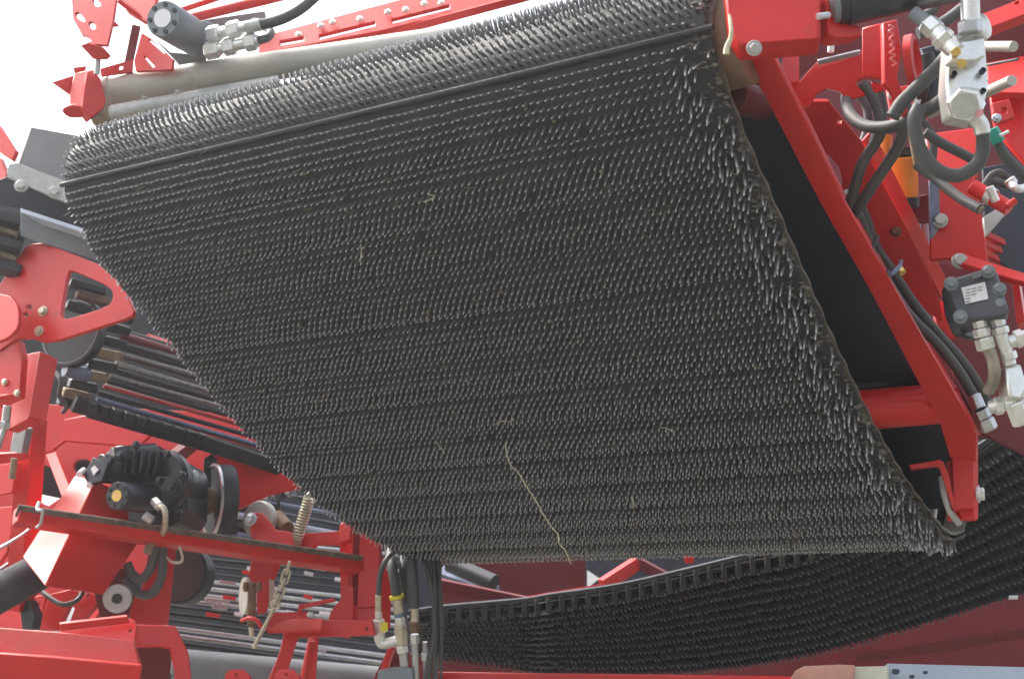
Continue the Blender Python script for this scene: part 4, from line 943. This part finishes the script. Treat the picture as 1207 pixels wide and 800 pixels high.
# ring bracket
t = thing('ring_bracket', 'red bracket ring with raised lettering under the black cylinder', 'bracket', P(1050, 70, 2.1))
ob('cheek', plate([(1016, 32), (1041, 26), (1044, 96), (1040, 92), (1016, 90)], 2.12, N(-18, 0), .012), RED, t, .003)
ob('front_rib', plate([(1041, 26), (1058, 22), (1064, 60), (1058, 92), (1072, 134), (1067, 136), (1050, 104), (1043, 98)], 2.09, N(15, 5), .012), RED, t, .003)
c = P(1071, 74, 2.09); axr = N(62, 0)
ob('ring', lathe(c, axr, [(0, px(23, 2.1)), (0, px(32, 2.1)), (.012, px(32, 2.1)), (.014, px(26, 2.1)), (.002, px(23, 2.1)), (0, px(23, 2.1))], 40), RED, t)
nn_ = N(15, 5); qq = P(1052, 62, 2.087)
ob('raised_lettering', tube([onplane(x, y, qq, nn_) - ray(x, y) * .003 for x, y in ((1048, 30), (1053, 33), (1048, 37), (1053, 41), (1049, 46), (1053, 50), (1050, 54), (1054, 57), (1049, 63), (1055, 65), (1050, 70), (1056, 75), (1051, 78))], .0018, 6), mat('worn_red_edge', (.7, .2, .19), .4), t)
# big black cylinder at the top
t = thing('ram_cylinder', 'big black hydraulic cylinder along the top right edge', 'cylinder', P(1050, 0, 2.0))
a, b = P(984, 4, 2.0), P(1200, -42, 2.0); r = px(29, 2)
ob('barrel', lathe(a, b - a, [(0, r * .8), (.004, r * .92), (.012, r * .92), (.013, r), (.3, r)], 40), BLACK, t)
ob('gland', lathe(a - (b - a).normalized() * .008, b - a, [(0, r * .5), (.001, r * .82), (.012, r * .82)], 40), GREY, t)
# valve block
zv = 1.95
t = thing('valve_block', 'bright zinc hydraulic valve block with brass screws at upper right', 'valve', P(1140, 90, zv))
ob('block', plate([(1119, 44), (1132, 38), (1161, 36), (1166, 100), (1160, 125), (1152, 140), (1120, 135), (1115, 100)], zv, N(4, 5), .035), ZINC, t, .004)
ob('big_nut', hexn(P(1137, 125, zv - .03), P(1141, 118, zv + .03), px(21, zv)), ZINC, t)
ob('nut_cap', lathe(P(1137, 125, zv - .032), P(1141, 118, zv + .03) - P(1137, 125, zv - .032), [(0, 0), (0, px(15, zv)), (.01, px(16, zv))], 24), GALV, t)
ob('upper_nut', hexn(P(1143, 24, zv), P(1144, 40, zv), px(14, zv)), STEEL, t)
ob('upper_body', cyl(P(1143, -20, zv), P(1144, 26, zv), px(11, zv)), ZINC, t)
ob('ball_cap', lathe(P(1152, 34, zv + .02), N(40, 0), [(-.02, .008), (-.012, .018), (0, .022), (.012, .018), (.02, 0)], 24), ZINC, t)
ob('side_port', cyl(P(1128, 62, zv - .01), P(1094, 28, zv + .02), px(11, zv)), ZINC, t)
ob('nut', hexn(P(1104, 38, zv + .01), P(1092, 27, zv + .02), px(13, zv)), ZINC, t)
ob('nut', hexn(P(1116, 50, zv), P(1107, 41, zv), px(13.5, zv)), ZINC, t)
ob('end_cap', cyl(P(1092, 27, zv + .02), P(1076, 15, zv + .03), px(9, zv)), GREY, t)
for x, y, w in ((1127, 61, 6), (1134, 75, 6)): ob('brass_screw', hexn(P(x, y, zv - .035), P(x - 1, y + 1, zv - .01), px(w, zv)), BRASS, t)
ob('seam_band', plate([(1117, 98), (1165, 94), (1165, 97), (1117, 101)], zv - .002, N(4, 5), .004), GREY, t)
ob('step', plate([(1120, 50), (1160, 44), (1162, 66), (1150, 72), (1121, 72)], zv - .012, N(8, 6), .02), ZINC, t, .003)
for x, y in ((1124, 88), (1158, 84), (1158, 108)): ob('socket_screw', lathe(P(x, y, zv - .006), N(4, 5), [(0, 0), (0, px(2.4, zv)), (.004, px(3.4, zv)), (-.004, px(3.6, zv))], 14), PLAST, t)
ob('outlet', tube([P(1142, 128, zv), P(1150, 140, zv), P(1156, 148, zv), P(1158, 158, zv)], px(11, zv), 18, r_end=px(9, zv)), ZINC, t)
ob('red_plug', cyl(P(1154, 133, zv - .035), P(1154, 133, zv - .02), px(5, zv)), mat('pink_plastic', (.75, .35, .35), .4), t)
# hoses, right side
def rhose(pts, z, r, label, m=HOSE, dz=0, name='hose'):
    n_ = len(pts) - 1
    return simple(name, tube([P(x, y, z + dz * i / n_) for i, (x, y) in enumerate(pts)], px(r, z), 18), m, label, 'hose', 'hydraulic hoses', 0)
rhose([(1120, 108), (1105, 122), (1078, 137), (1050, 149), (1022, 149), (1004, 137), (998, 122), (1000, 105), (1006, 88)], 1.98, 8, 'thick dark hose swinging in an arc left of the valve block', dz=.36)
rhose([(1118, 64), (1104, 80), (1088, 96), (1076, 108), (1062, 122), (1052, 138)], 2.05, 8, 'dark hose running down left from the middle of the valve block')
rhose([(1158, 150), (1159, 165), (1158, 180), (1150, 196), (1128, 207), (1106, 201), (1088, 182), (1080, 160), (1078, 140), (1084, 125)], 2.0, 8.3, 'big dark hose loop hanging from the bottom of the valve block')
rhose([(1042, 148), (1034, 165), (1018, 190), (1010, 212), (1004, 232), (994, 254), (985, 268)], 2.2, 6.6, 'left one of two hoses bowing down behind the frame channel', dz=.14)
rhose([(1068, 140), (1060, 170), (1044, 196), (1024, 226), (1008, 250), (994, 268)], 2.17, 6.8, 'right one of two hoses crossing down to the frame channel', dz=.18)
t = thing('hose', 'cut ended grey hose pointing down right below the big loop', 'hose', P(1120, 225, 2.1), 'hydraulic hoses')
ob('hose_body', tube([P(1080, 194, 2.14), P(1104, 212, 2.12), P(1131, 233, 2.08), P(1156, 247, 2.04)], px(6, 2.1), 18), HOSE, t)
ob('cut_face', cyl(P(1155, 246.5, 2.04), P(1157.5, 248, 2.038), px(4.6, 2.05)), PAD, t)
rhose([(1090, 156), (1112, 170), (1132, 180), (1150, 190)], 2.2, 6, 'grey hose passing inside the big hose loop')
rhose([(1172, 160), (1182, 180), (1196, 196), (1215, 212)], 2.1, 6.2, 'grey hose leaving the teal fitting to the right edge')
rhose([(1016, 98), (1028, 116), (1036, 140), (1030, 168)], 2.25, 6, 'pale grey hose half hidden inside the thick arc hose')
t = thing('teal_fitting', 'small teal green fitting near the right edge', 'fitting', P(1174, 160, 2.09))
ob('body', hexn(P(1169, 152, 2.09), P(1178, 168, 2.09), px(7.5, 2.1)), TEAL, t)
ob('tongue', cyl(P(1178, 160, 2.08), P(1189, 155, 2.08), px(2, 2.1), seg=10), ZINC, t)
rhose([(1004, 222), (1020, 256), (1032, 290), (1052, 320), (1076, 356), (1108, 396), (1130, 420), (1150, 448), (1164, 474)], 2.42, 6.2, 'upper one of two long hoses following the frame channel', dz=.2)
rhose([(998, 226), (1015, 262), (1030, 305), (1048, 336), (1070, 370), (1102, 402), (1128, 434), (1150, 470)], 2.38, 6.6, 'lower one of two long hoses following the frame channel', dz=.2)
for x, y, dx, lb in ((1053, 314, 7, 'blue cable tie binding the two long hoses near the inner rail'), (1026, 285, 6, 'black cable tie at the upper end of the two long hoses')):
    simple('cable_tie', tube([P(x - dx, y + 6, 2.36), P(x - 2, y + 9, 2.33), P(x + dx, y, 2.34), P(x + dx + 2, y - 6, 2.38)], .004, 8), BLUE if x > 1040 else PLAST, lb, 'cable tie', 'cable ties on the long hoses', 0)
t = thing('hose_end', 'zinc swivel end on the lower long hose beside the frame channel', 'fitting', P(1160, 490, 2.55))
ob('ferrule', cyl(P(1148, 466, 2.57), P(1155, 482, 2.56), px(8, 2.55)), STEEL, t)
ob('nut', hexn(P(1155, 483, 2.56), P(1160, 493, 2.56), px(10.5, 2.55)), STEEL, t)
ob('nut', hexn(P(1160, 494, 2.56), P(1166, 507, 2.56), px(11, 2.55)), STEEL, t)
simple('brass_plug', hexn(P(1060, 316, 2.42), P(1064, 322, 2.41), px(5, 2.4)), BRASS, 'small brass plug beside the cable tie on the long hoses', 'plug', bev=0)
# filter
t = thing('oil_filter', 'orange oil filter canister behind the crossing hoses', 'filter', P(1060, 205, 2.5))
ob('canister', lathe(P(1062, 184, 2.5), P(1064, 235, 2.52) - P(1062, 184, 2.5), [(0, px(17, 2.5)), (.006, px(18.5, 2.5)), (.072, px(18.5, 2.5)), (.078, px(16, 2.5))], 32), ORANGE, t)
ob('cap', cyl(P(1062, 175, 2.5), P(1062, 185, 2.5), px(14, 2.5)), PLAST, t)
ob('base', cyl(P(1064, 234, 2.52), P(1064, 246, 2.52), px(19, 2.5)), PLAST, t)
ob('side_pod', cyl(P(1044, 160, 2.52), P(1042, 186, 2.52), px(8, 2.5)), ORANGE, t)
simple('cream_strip', beam(P(1076, 155, 2.46), P(1083, 198, 2.46), px(9, 2.46), .006, N(20, 0)), PAD, 'cream bracket strip right of the orange filter', 'strip')
simple('red_block', plate([(1066, 234), (1095, 228), (1096, 262), (1072, 268)], 2.55, N(5, -5), .04), MAROON, 'dark red block under the orange filter', 'block', bev=.003)
for k, (x, c_) in enumerate(((1074, BLUEG), (1082, STEEL), (1090, BLUEG))):
    simple('spool_tube', cyl(P(x, 264, 2.55), P(x + 4, 306, 2.55), px(4, 2.55), seg=16), c_, ('left', 'middle', 'right')[k] + ' one of three short silver tubes under the dark red block', 'tube', 'short silver tubes under the red block', 0)
# panels on the right
t = thing('side_panel', 'red side panel with two big bolts above the right motor', 'panel', P(1130, 260, 2.45))
q0 = N(-15, 4)
ob('panel_body', plate([(1095, 214), (1148, 208), (1158, 255), (1166, 317), (1140, 312), (1128, 304), (1096, 306)], 2.45, q0, .012), RED, t, .003)
b0 = ob('bolt', bolt(onplane(1108, 260, P(1130, 260, 2.447), q0), q0, .0105), GALV, t)
copies(b0, [onplane(1131, 307, P(1130, 260, 2.43), q0)], t)
ob('side_strip', beam(P(1095, 214, 2.44), P(1097, 306, 2.47), px(3, 2.45), .02, N(-70, 0)), BLUE, t, .001)
t = thing('angle_bracket', 'pinkish red angle frame around the right motor', 'frame', P(1180, 310, 2.4))
ob('top_flange', plate([(1128, 299), (1137, 299), (1215, 324), (1215, 334), (1192, 328), (1128, 308)], 2.38, N(-8, 40), .012), RED, t, .002)
ob('side_flange', plate([(1192, 324), (1200, 326), (1208, 378), (1198, 382)], 2.38, N(-30, 10), .03), RED, t, .002)
simple('red_web', plate([(1086, 305), (1192, 325), (1199, 385), (1215, 420), (1215, 540), (1160, 512), (1126, 450), (1108, 372)], 2.75, N(-5, 0), .012), MAROON, 'dark red web plate behind the right motor', 'plate')
simple('rear_sheet', plate([(1166, 108), (1215, 108), (1215, 200), (1172, 150)], 2.4, N(-10, 15), .012), RED, 'bright red rear panel right of the valve block', 'panel', bev=.002)
simple('rear_shelf', plate([(1164, 74), (1215, 64), (1215, 110), (1164, 108)], 2.42, N(-10, 45), .012), RED, 'pink lit shelf plate behind the right grey rods', 'shelf', bev=.002)
simple('rear_wall', plate([(1150, 36), (1215, 14), (1215, 66), (1160, 78)], 2.5, N(-10, -20), .012), MAROON, 'maroon rear wall under the top right rail', 'panel', bev=.002)
simple('top_rail', plate([(1150, 20), (1215, -6), (1215, 14), (1152, 38)], 2.3, N(-10, 30), .02, holes=[chaikin([(1196, 3), (1202, 1), (1202, 4), (1196, 6)], 1)]), RED, 'pale red rail in the top right corner', 'rail', bev=.002)
simple('filler_block', plate([(1090, 158), (1148, 150), (1166, 162), (1150, 212), (1096, 216)], 2.52, N(-10, 25), .02), RED, 'pink lit red block seen through the big hose loop', 'block', bev=.003)
for (a, b, r, lb) in (((1156, 55), (1195, 55), 6.2, 'upper thick grey rod sticking out right of the valve block'), ((1160, 110), (1193, 95), 6.5, 'lower thick grey rod sticking out right of the valve block'), ((1158, 78), (1200, 70), 1.8, 'thin dark rod between the two thick grey rods'), ((1096, 133), (1126, 116), 7.5, 'grey rod left below the valve block hexagon nut')):
    simple('grey_rod', cyl(P(*a, 2.1), P(*b, 2.02), px(r, 2.05), seg=24), HOSE if r < 3 else ALU, lb, 'rod', 'grey rods around the valve block', 0)
t = thing('pipe_clamp', 'red pipe with a silver clamp right of the cut ended hose', 'clamp', P(1170, 235, 2.3))
ob('pipe', cyl(P(1146, 220, 2.32), P(1190, 246, 2.28), px(9, 2.3)), RED, t)
ob('band', lathe(P(1164, 229, 2.3), P(1190, 246, 2.28) - P(1146, 220, 2.32), [(0, px(9.6, 2.3)), (0, px(10.6, 2.3)), (.012, px(10.6, 2.3)), (.012, px(9.6, 2.3)), (0, px(9.6, 2.3))], 24), ZINC, t)
ob('clamp_bolt', hexn(P(1166, 220, 2.27), P(1174, 238, 2.27), px(5, 2.3)), ZINC, t)
ob('pipe_end', cyl(P(1186, 244, 2.27), P(1197, 236, 2.27), px(4, 2.3)), RED, t)
simple('arm_plate', plate([(1158, 257), (1196, 232), (1190, 246), (1162, 278)], 2.34, N(-10, 10), .01), GALV, 'pale grey arm plate under the pipe clamp', 'plate')
for k in range(3):
    simple('slat', beam(P(1160, 274 + k * 11, 2.6), P(1196, 290 + k * 11, 2.62), px(8, 2.6), .01, N(-10, 15)), REDD, ('upper', 'middle', 'lower')[k] + ' one of three pinkish slats at the right edge above the motor', 'slat', 'pinkish slats at the right edge')
simple('dark_opening', plate([(1158, 198), (1215, 186), (1215, 335), (1196, 322), (1168, 300), (1160, 256)], 2.62, N(-10, 0), .01), DARK, 'dark sheet for the shade in the opening behind the pipe clamp at the right edge', 'panel')  # dark sheet painted in for the shade inside the opening
t = thing('spool_valve', 'black spool valve body half hidden left of the zinc valve block', 'valve', P(1098, 85, 2.35))
ob('body', plate([(1078, 58), (1112, 48), (1120, 108), (1086, 120)], 2.3, N(-10, 5), .08), BLACK, t, .004)
ob('coil', cyl(P(1092, 64, 2.27), P(1096, 92, 2.27), px(9, 2.27)), PLAST, t)
ob('connector', plate([(1080, 96), (1094, 92), (1096, 104), (1083, 108)], 2.26, N(-10, 10), .03), PLAST, t, .003)
for x, y in ((1082, 63), (1108, 56), (1112, 102)): ob('bolt', bolt(P(x, y, 2.298), N(-10, 5), .006), STEEL, t)
rhose([(1082, 40), (1098, 34), (1116, 24), (1140, 6)], 2.2, 7, 'dark hose behind the slanting port of the valve block')
rhose([(1036, 108), (1040, 126), (1038, 150), (1028, 178)], 2.4, 5.5, 'dark hose just right of the pale hose inside the arc')
rhose([(1088, 20), (1100, 12), (1112, -8)], 2.25, 6, 'short dark hose at the top between cylinder and valve block')
rhose([(1128, 206), (1136, 222), (1150, 226), (1168, 214), (1186, 218)], 2.5, 4.5, 'thin dark hose behind the cut ended hose')
rhose([(1064, 110), (1072, 130), (1090, 146), (1100, 168), (1098, 196)], 2.45, 5, 'dark hose dropping behind the big loop to the filter')
simple('wire', tube([P(1050, 110, 2.3), P(1058, 128, 2.28), P(1056, 150, 2.3), P(1064, 170, 2.34)], .003, 8), PLAST, 'thin black wire beside the crossing hoses', 'wire', bev=0)
t = thing('hose_bracket', 'red hose bracket with two bolts behind the thick arc hose', 'bracket', P(1066, 128, 2.5))
HBQ = P(1066, 128, 2.5); HBN = N(-12, 4)
ob('bracket_body', plate([(1044, 104), (1086, 98), (1094, 140), (1084, 158), (1052, 150)], 2.5, HBN, .012, at=(1066, 128), holes=[chaikin([(1064, 120), (1076, 118), (1078, 134), (1066, 136)], 1)]), RED, t, .002)
for x, y in ((1052, 112), (1084, 146)): ob('bolt', bolt(onplane(x, y, HBQ, HBN), HBN, .007), GALV, t)
t = thing('elbow_fitting', 'small zinc elbow fitting at the right edge below the teal fitting', 'fitting', P(1200, 222, 2.4))
ob('body', tube([P(1192, 216, 2.4), P(1198, 222, 2.38), P(1206, 222, 2.4), P(1216, 218, 2.42)], px(5, 2.4), 12), ZINC, t)
ob('nut', hexn(P(1189, 211, 2.4), P(1194, 218, 2.4), px(7, 2.4)), ZINC, t)
rhose([(1190, 212), (1180, 204), (1170, 206), (1162, 216), (1150, 232)], 2.42, 4.5, 'dark hose from the small zinc elbow at the right edge')
rhose([(1012, 112), (1022, 128), (1022, 152), (1012, 180), (1000, 205)], 2.42, 5, 'black hose farthest left inside the thick arc hose')
t = thing('lever_bracket', 'red bracket tab with a dark hole under the lower grey rod', 'bracket', P(1180, 130, 2.3))
ob('tab', plate([(1168, 122), (1190, 116), (1196, 138), (1176, 146)], 2.33, N(-15, 8), .01, holes=[chaikin([(1180, 127), (1186, 126), (1187, 133), (1181, 134)], 1)]), RED, t, .002)
ob('bolt', bolt(P(1175, 139, 2.325), N(-15, 8), .006), STEEL, t)
# right motor
zm = 2.25; nmr = N(-16, 4)
t = thing('pump_motor', 'black square hydraulic motor with a white label at the right edge', 'motor', P(1155, 350, zm))
ob('body', plate([(1115, 332), (1124, 327), (1164, 315), (1175, 318), (1190, 367), (1184, 374), (1140, 378), (1130, 374)], zm, nmr, .075), mat('motor_grey', (.075, .08, .092), .4, var=.2, dust=.3), t, .006)
ob('rear_body', plate([(1108, 340), (1120, 332), (1134, 378), (1136, 398), (1122, 396), (1112, 372)], zm + .07, N(-50, 0), .08), BLACK, t, .006)
lb_ = ob('label', plate([(1133, 339), (1161, 332), (1165, 352), (1138, 358)], zm - .0015, nmr, .002), WHITE, t)
q0 = P(1149, 345, zm - .0022)
bm = bmesh.new()
for y in (339, 342.5, 346, 349.5, 353):
    for x in (1138, 1145, 1152):
        if random.random() < .75: plate([(x, y + (1150 - x) * .2), (x + 5.5, y + (1144 - x) * .2), (x + 5.8, y + 1 + (1144 - x) * .2), (x + .2, y + 1 + (1150 - x) * .2)], zm - .002, nmr, .0004, bm=bm, at=(x, y))
ob('label_print', bm, GREY, lb_, smooth=False)
for x, y in ((1121, 334), (1165, 320), (1178, 358), (1132, 373), (1178, 341)): ob('bolt', bolt(P(x, y, zm - .006), nmr, .0085), GREY, t)
for y in (363, 370):
    bm = bmesh.new()
    for k in range(5): plate([(1143 + k * 6, y - k * 1.2), (1147 + k * 6, y - .8 - k * 1.2), (1147.6 + k * 6, y + 3 - k * 1.2), (1143.6 + k * 6, y + 4 - k * 1.2)], zm - .003, nmr, .004, bm=bm)
    ob('raised_text', bm, GREY, t)
ob('raised_mark', plate([(1146, 325), (1156, 322), (1157, 325), (1147, 328)], zm - .003, nmr, .004), GREY, t)
t = thing('pump_fitting', 'left stacked zinc nuts and bent pipe under the right motor', 'fitting', P(1158, 400, zm), 'zinc fittings under the right motor')
for a, b, r in (((1154, 378), (1156, 386), 8), ((1156, 387), (1158, 397), 10), ((1159, 398), (1163, 412), 11)): ob('nut', hexn(P(*a, zm), P(*b, zm), px(r, zm)), ZINC, t)
ob('pipe', tube([P(1164, 410, zm), P(1169, 420, zm), P(1172, 435, zm), P(1171, 450, zm + .01), P(1165, 460, zm + .03)], px(7.5, zm), 16), mat('bronze_pipe', (.36, .31, .25), .4, metal=.6, var=.2, dust=.3), t)
t = thing('pump_fitting', 'right zinc tee and elbow column under the right motor', 'fitting', P(1185, 410, zm), 'zinc fittings under the right motor')
for a, b, r in (((1175, 374), (1178, 384), 8), ((1178, 385), (1180, 394), 10), ((1187, 414), (1190, 424), 10)): ob('nut', hexn(P(*a, zm), P(*b, zm), px(r, zm)), ZINC, t)
ob('column', cyl(P(1179, 392, zm), P(1190, 430, zm), px(8, zm)), ZINC, t)
ob('body', plate([(1184, 430), (1204, 428), (1212, 456), (1205, 470), (1190, 468)], zm - .01, N(0, 5), .05), ZINC, t, .005)
ob('elbow', cyl(P(1188, 404, zm), P(1215, 394, zm), px(8, zm)), ZINC, t)
ob('elbow_nut', hexn(P(1196, 401, zm), P(1206, 397, zm), px(11, zm)), ZINC, t)
ob('side_pipe', cyl(P(1166, 480, zm + .03), P(1215, 470, zm), px(8, zm)), ZINC, t)
ob('side_nut', hexn(P(1172, 479, zm + .02), P(1182, 477, zm + .02), px(11, zm)), ZINC, t)
ob('lower_nut', hexn(P(1196, 474, zm), P(1206, 500, zm), px(12, zm)), ZINC, t)
# between belt and frame channel
simple('cross_tube', cyl(B(.1, .0, 0) * 0 + P(985, 486, 2.58), P(1125, 474, 2.60), px(24, 2.58), seg=40), RED, 'thick red cross tube between the belt edge and the frame channel', 'tube', bev=0)
simple('upper_stub', cyl(P(862, 112, 2.15), P(915, 128, 2.3), px(20, 2.15), seg=32), MAROON, 'dark red stub shaft right of the tan drum end', 'stub', bev=0)
simple('brown_block', plate([(899, 144), (916, 138), (924, 160), (906, 164)], 2.3, N(0, -20), .03), RUST, 'small brown block below the dark red stub shaft', 'block')
simple('pan_rib', beam(P(1000, 457, 2.62), P(1092, 446, 2.66), px(5, 2.6), .01, N(0, -20)), DARK, 'dark stiffening rib across the dark pan just above the red cross tube', 'rib')
t = thing('scraper_strap', 'red bent strap hooking over a dark roller beside the belt end', 'strap', P(1110, 560, 2.66))
ob('strap', plate([(1071, 547), (1100, 543), (1107, 541), (1112, 544), (1118, 560), (1126, 596), (1123, 598), (1112, 566), (1107, 551), (1102, 549), (1073, 553)], 2.66, N(-18, 0), .03), RED, t, .002)
simple('guard_rod', tube([P(1110, 562, 2.74), P(1113, 582, 2.72), P(1120, 602, 2.71), P(1131, 617, 2.72)], px(4, 2.7), 12), GALV, 'pale curved guard rod just left of the frame channel foot', 'rod', bev=0)
simple('under_pan', plate([(862, 90), (925, 140), (980, 240), (1096, 452), (1134, 520), (1134, 600), (1100, 600), (1000, 600), (930, 330), (870, 200)], 2.58, NB, .01, at=(1000, 400)), DARK, 'dark pan inside the conveyor right of the pin belt', 'panel')

# ================================================================== bodywork and a dark backing closing the machine behind
t = thing('dark_backing', 'dark sheet added behind the belts for the shaded inside of the machine', 'backing', P(700, 600, 5.2))
ob('sheet', plate([(120, 560), (1000, 560), (1090, 460), (1300, 440), (1300, 860), (120, 860)], 5.2, N(0, 0), .02, holes=[[(692, 671), (707, 681), (692, 693)]], at=(603, 650)), DARK, t)  # dark sheet added for the shade deep inside the machine
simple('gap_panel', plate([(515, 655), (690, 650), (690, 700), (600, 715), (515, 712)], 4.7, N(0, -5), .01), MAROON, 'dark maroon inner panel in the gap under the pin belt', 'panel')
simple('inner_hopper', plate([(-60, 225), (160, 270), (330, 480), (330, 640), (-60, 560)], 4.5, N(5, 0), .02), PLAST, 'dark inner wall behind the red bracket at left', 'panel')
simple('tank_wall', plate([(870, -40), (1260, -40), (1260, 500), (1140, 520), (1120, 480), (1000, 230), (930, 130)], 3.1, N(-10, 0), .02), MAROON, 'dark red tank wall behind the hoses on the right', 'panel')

# ================================================================== thin air volume added to stand in for lens glare
bm = box_pts([V(p) for p in ((-80, -57, -1), (80, -57, -1), (80, -57, 4.2), (-80, -57, 4.2), (-80, 80, -1), (80, 80, -1), (80, 80, 4.2), (-80, 80, 4.2))])
m = bpy.data.materials.new('glare_veil'); m.use_nodes = True; t = m.node_tree; t.nodes.remove(t.nodes['Principled BSDF'])
v = t.nodes.new('ShaderNodeVolumePrincipled'); v.inputs['Color'].default_value = (.90, .93, .97, 1)
v.inputs['Density'].default_value = .0065; v.inputs['Anisotropy'].default_value = .6
t.links.new(v.outputs[0], t.nodes['Material Output'].inputs['Volume'])
o = ob('glare_veil', bm, m, smooth=False); o['kind'] = 'stuff'; o['label'] = 'thin pale volume added for lens glare around the machine'
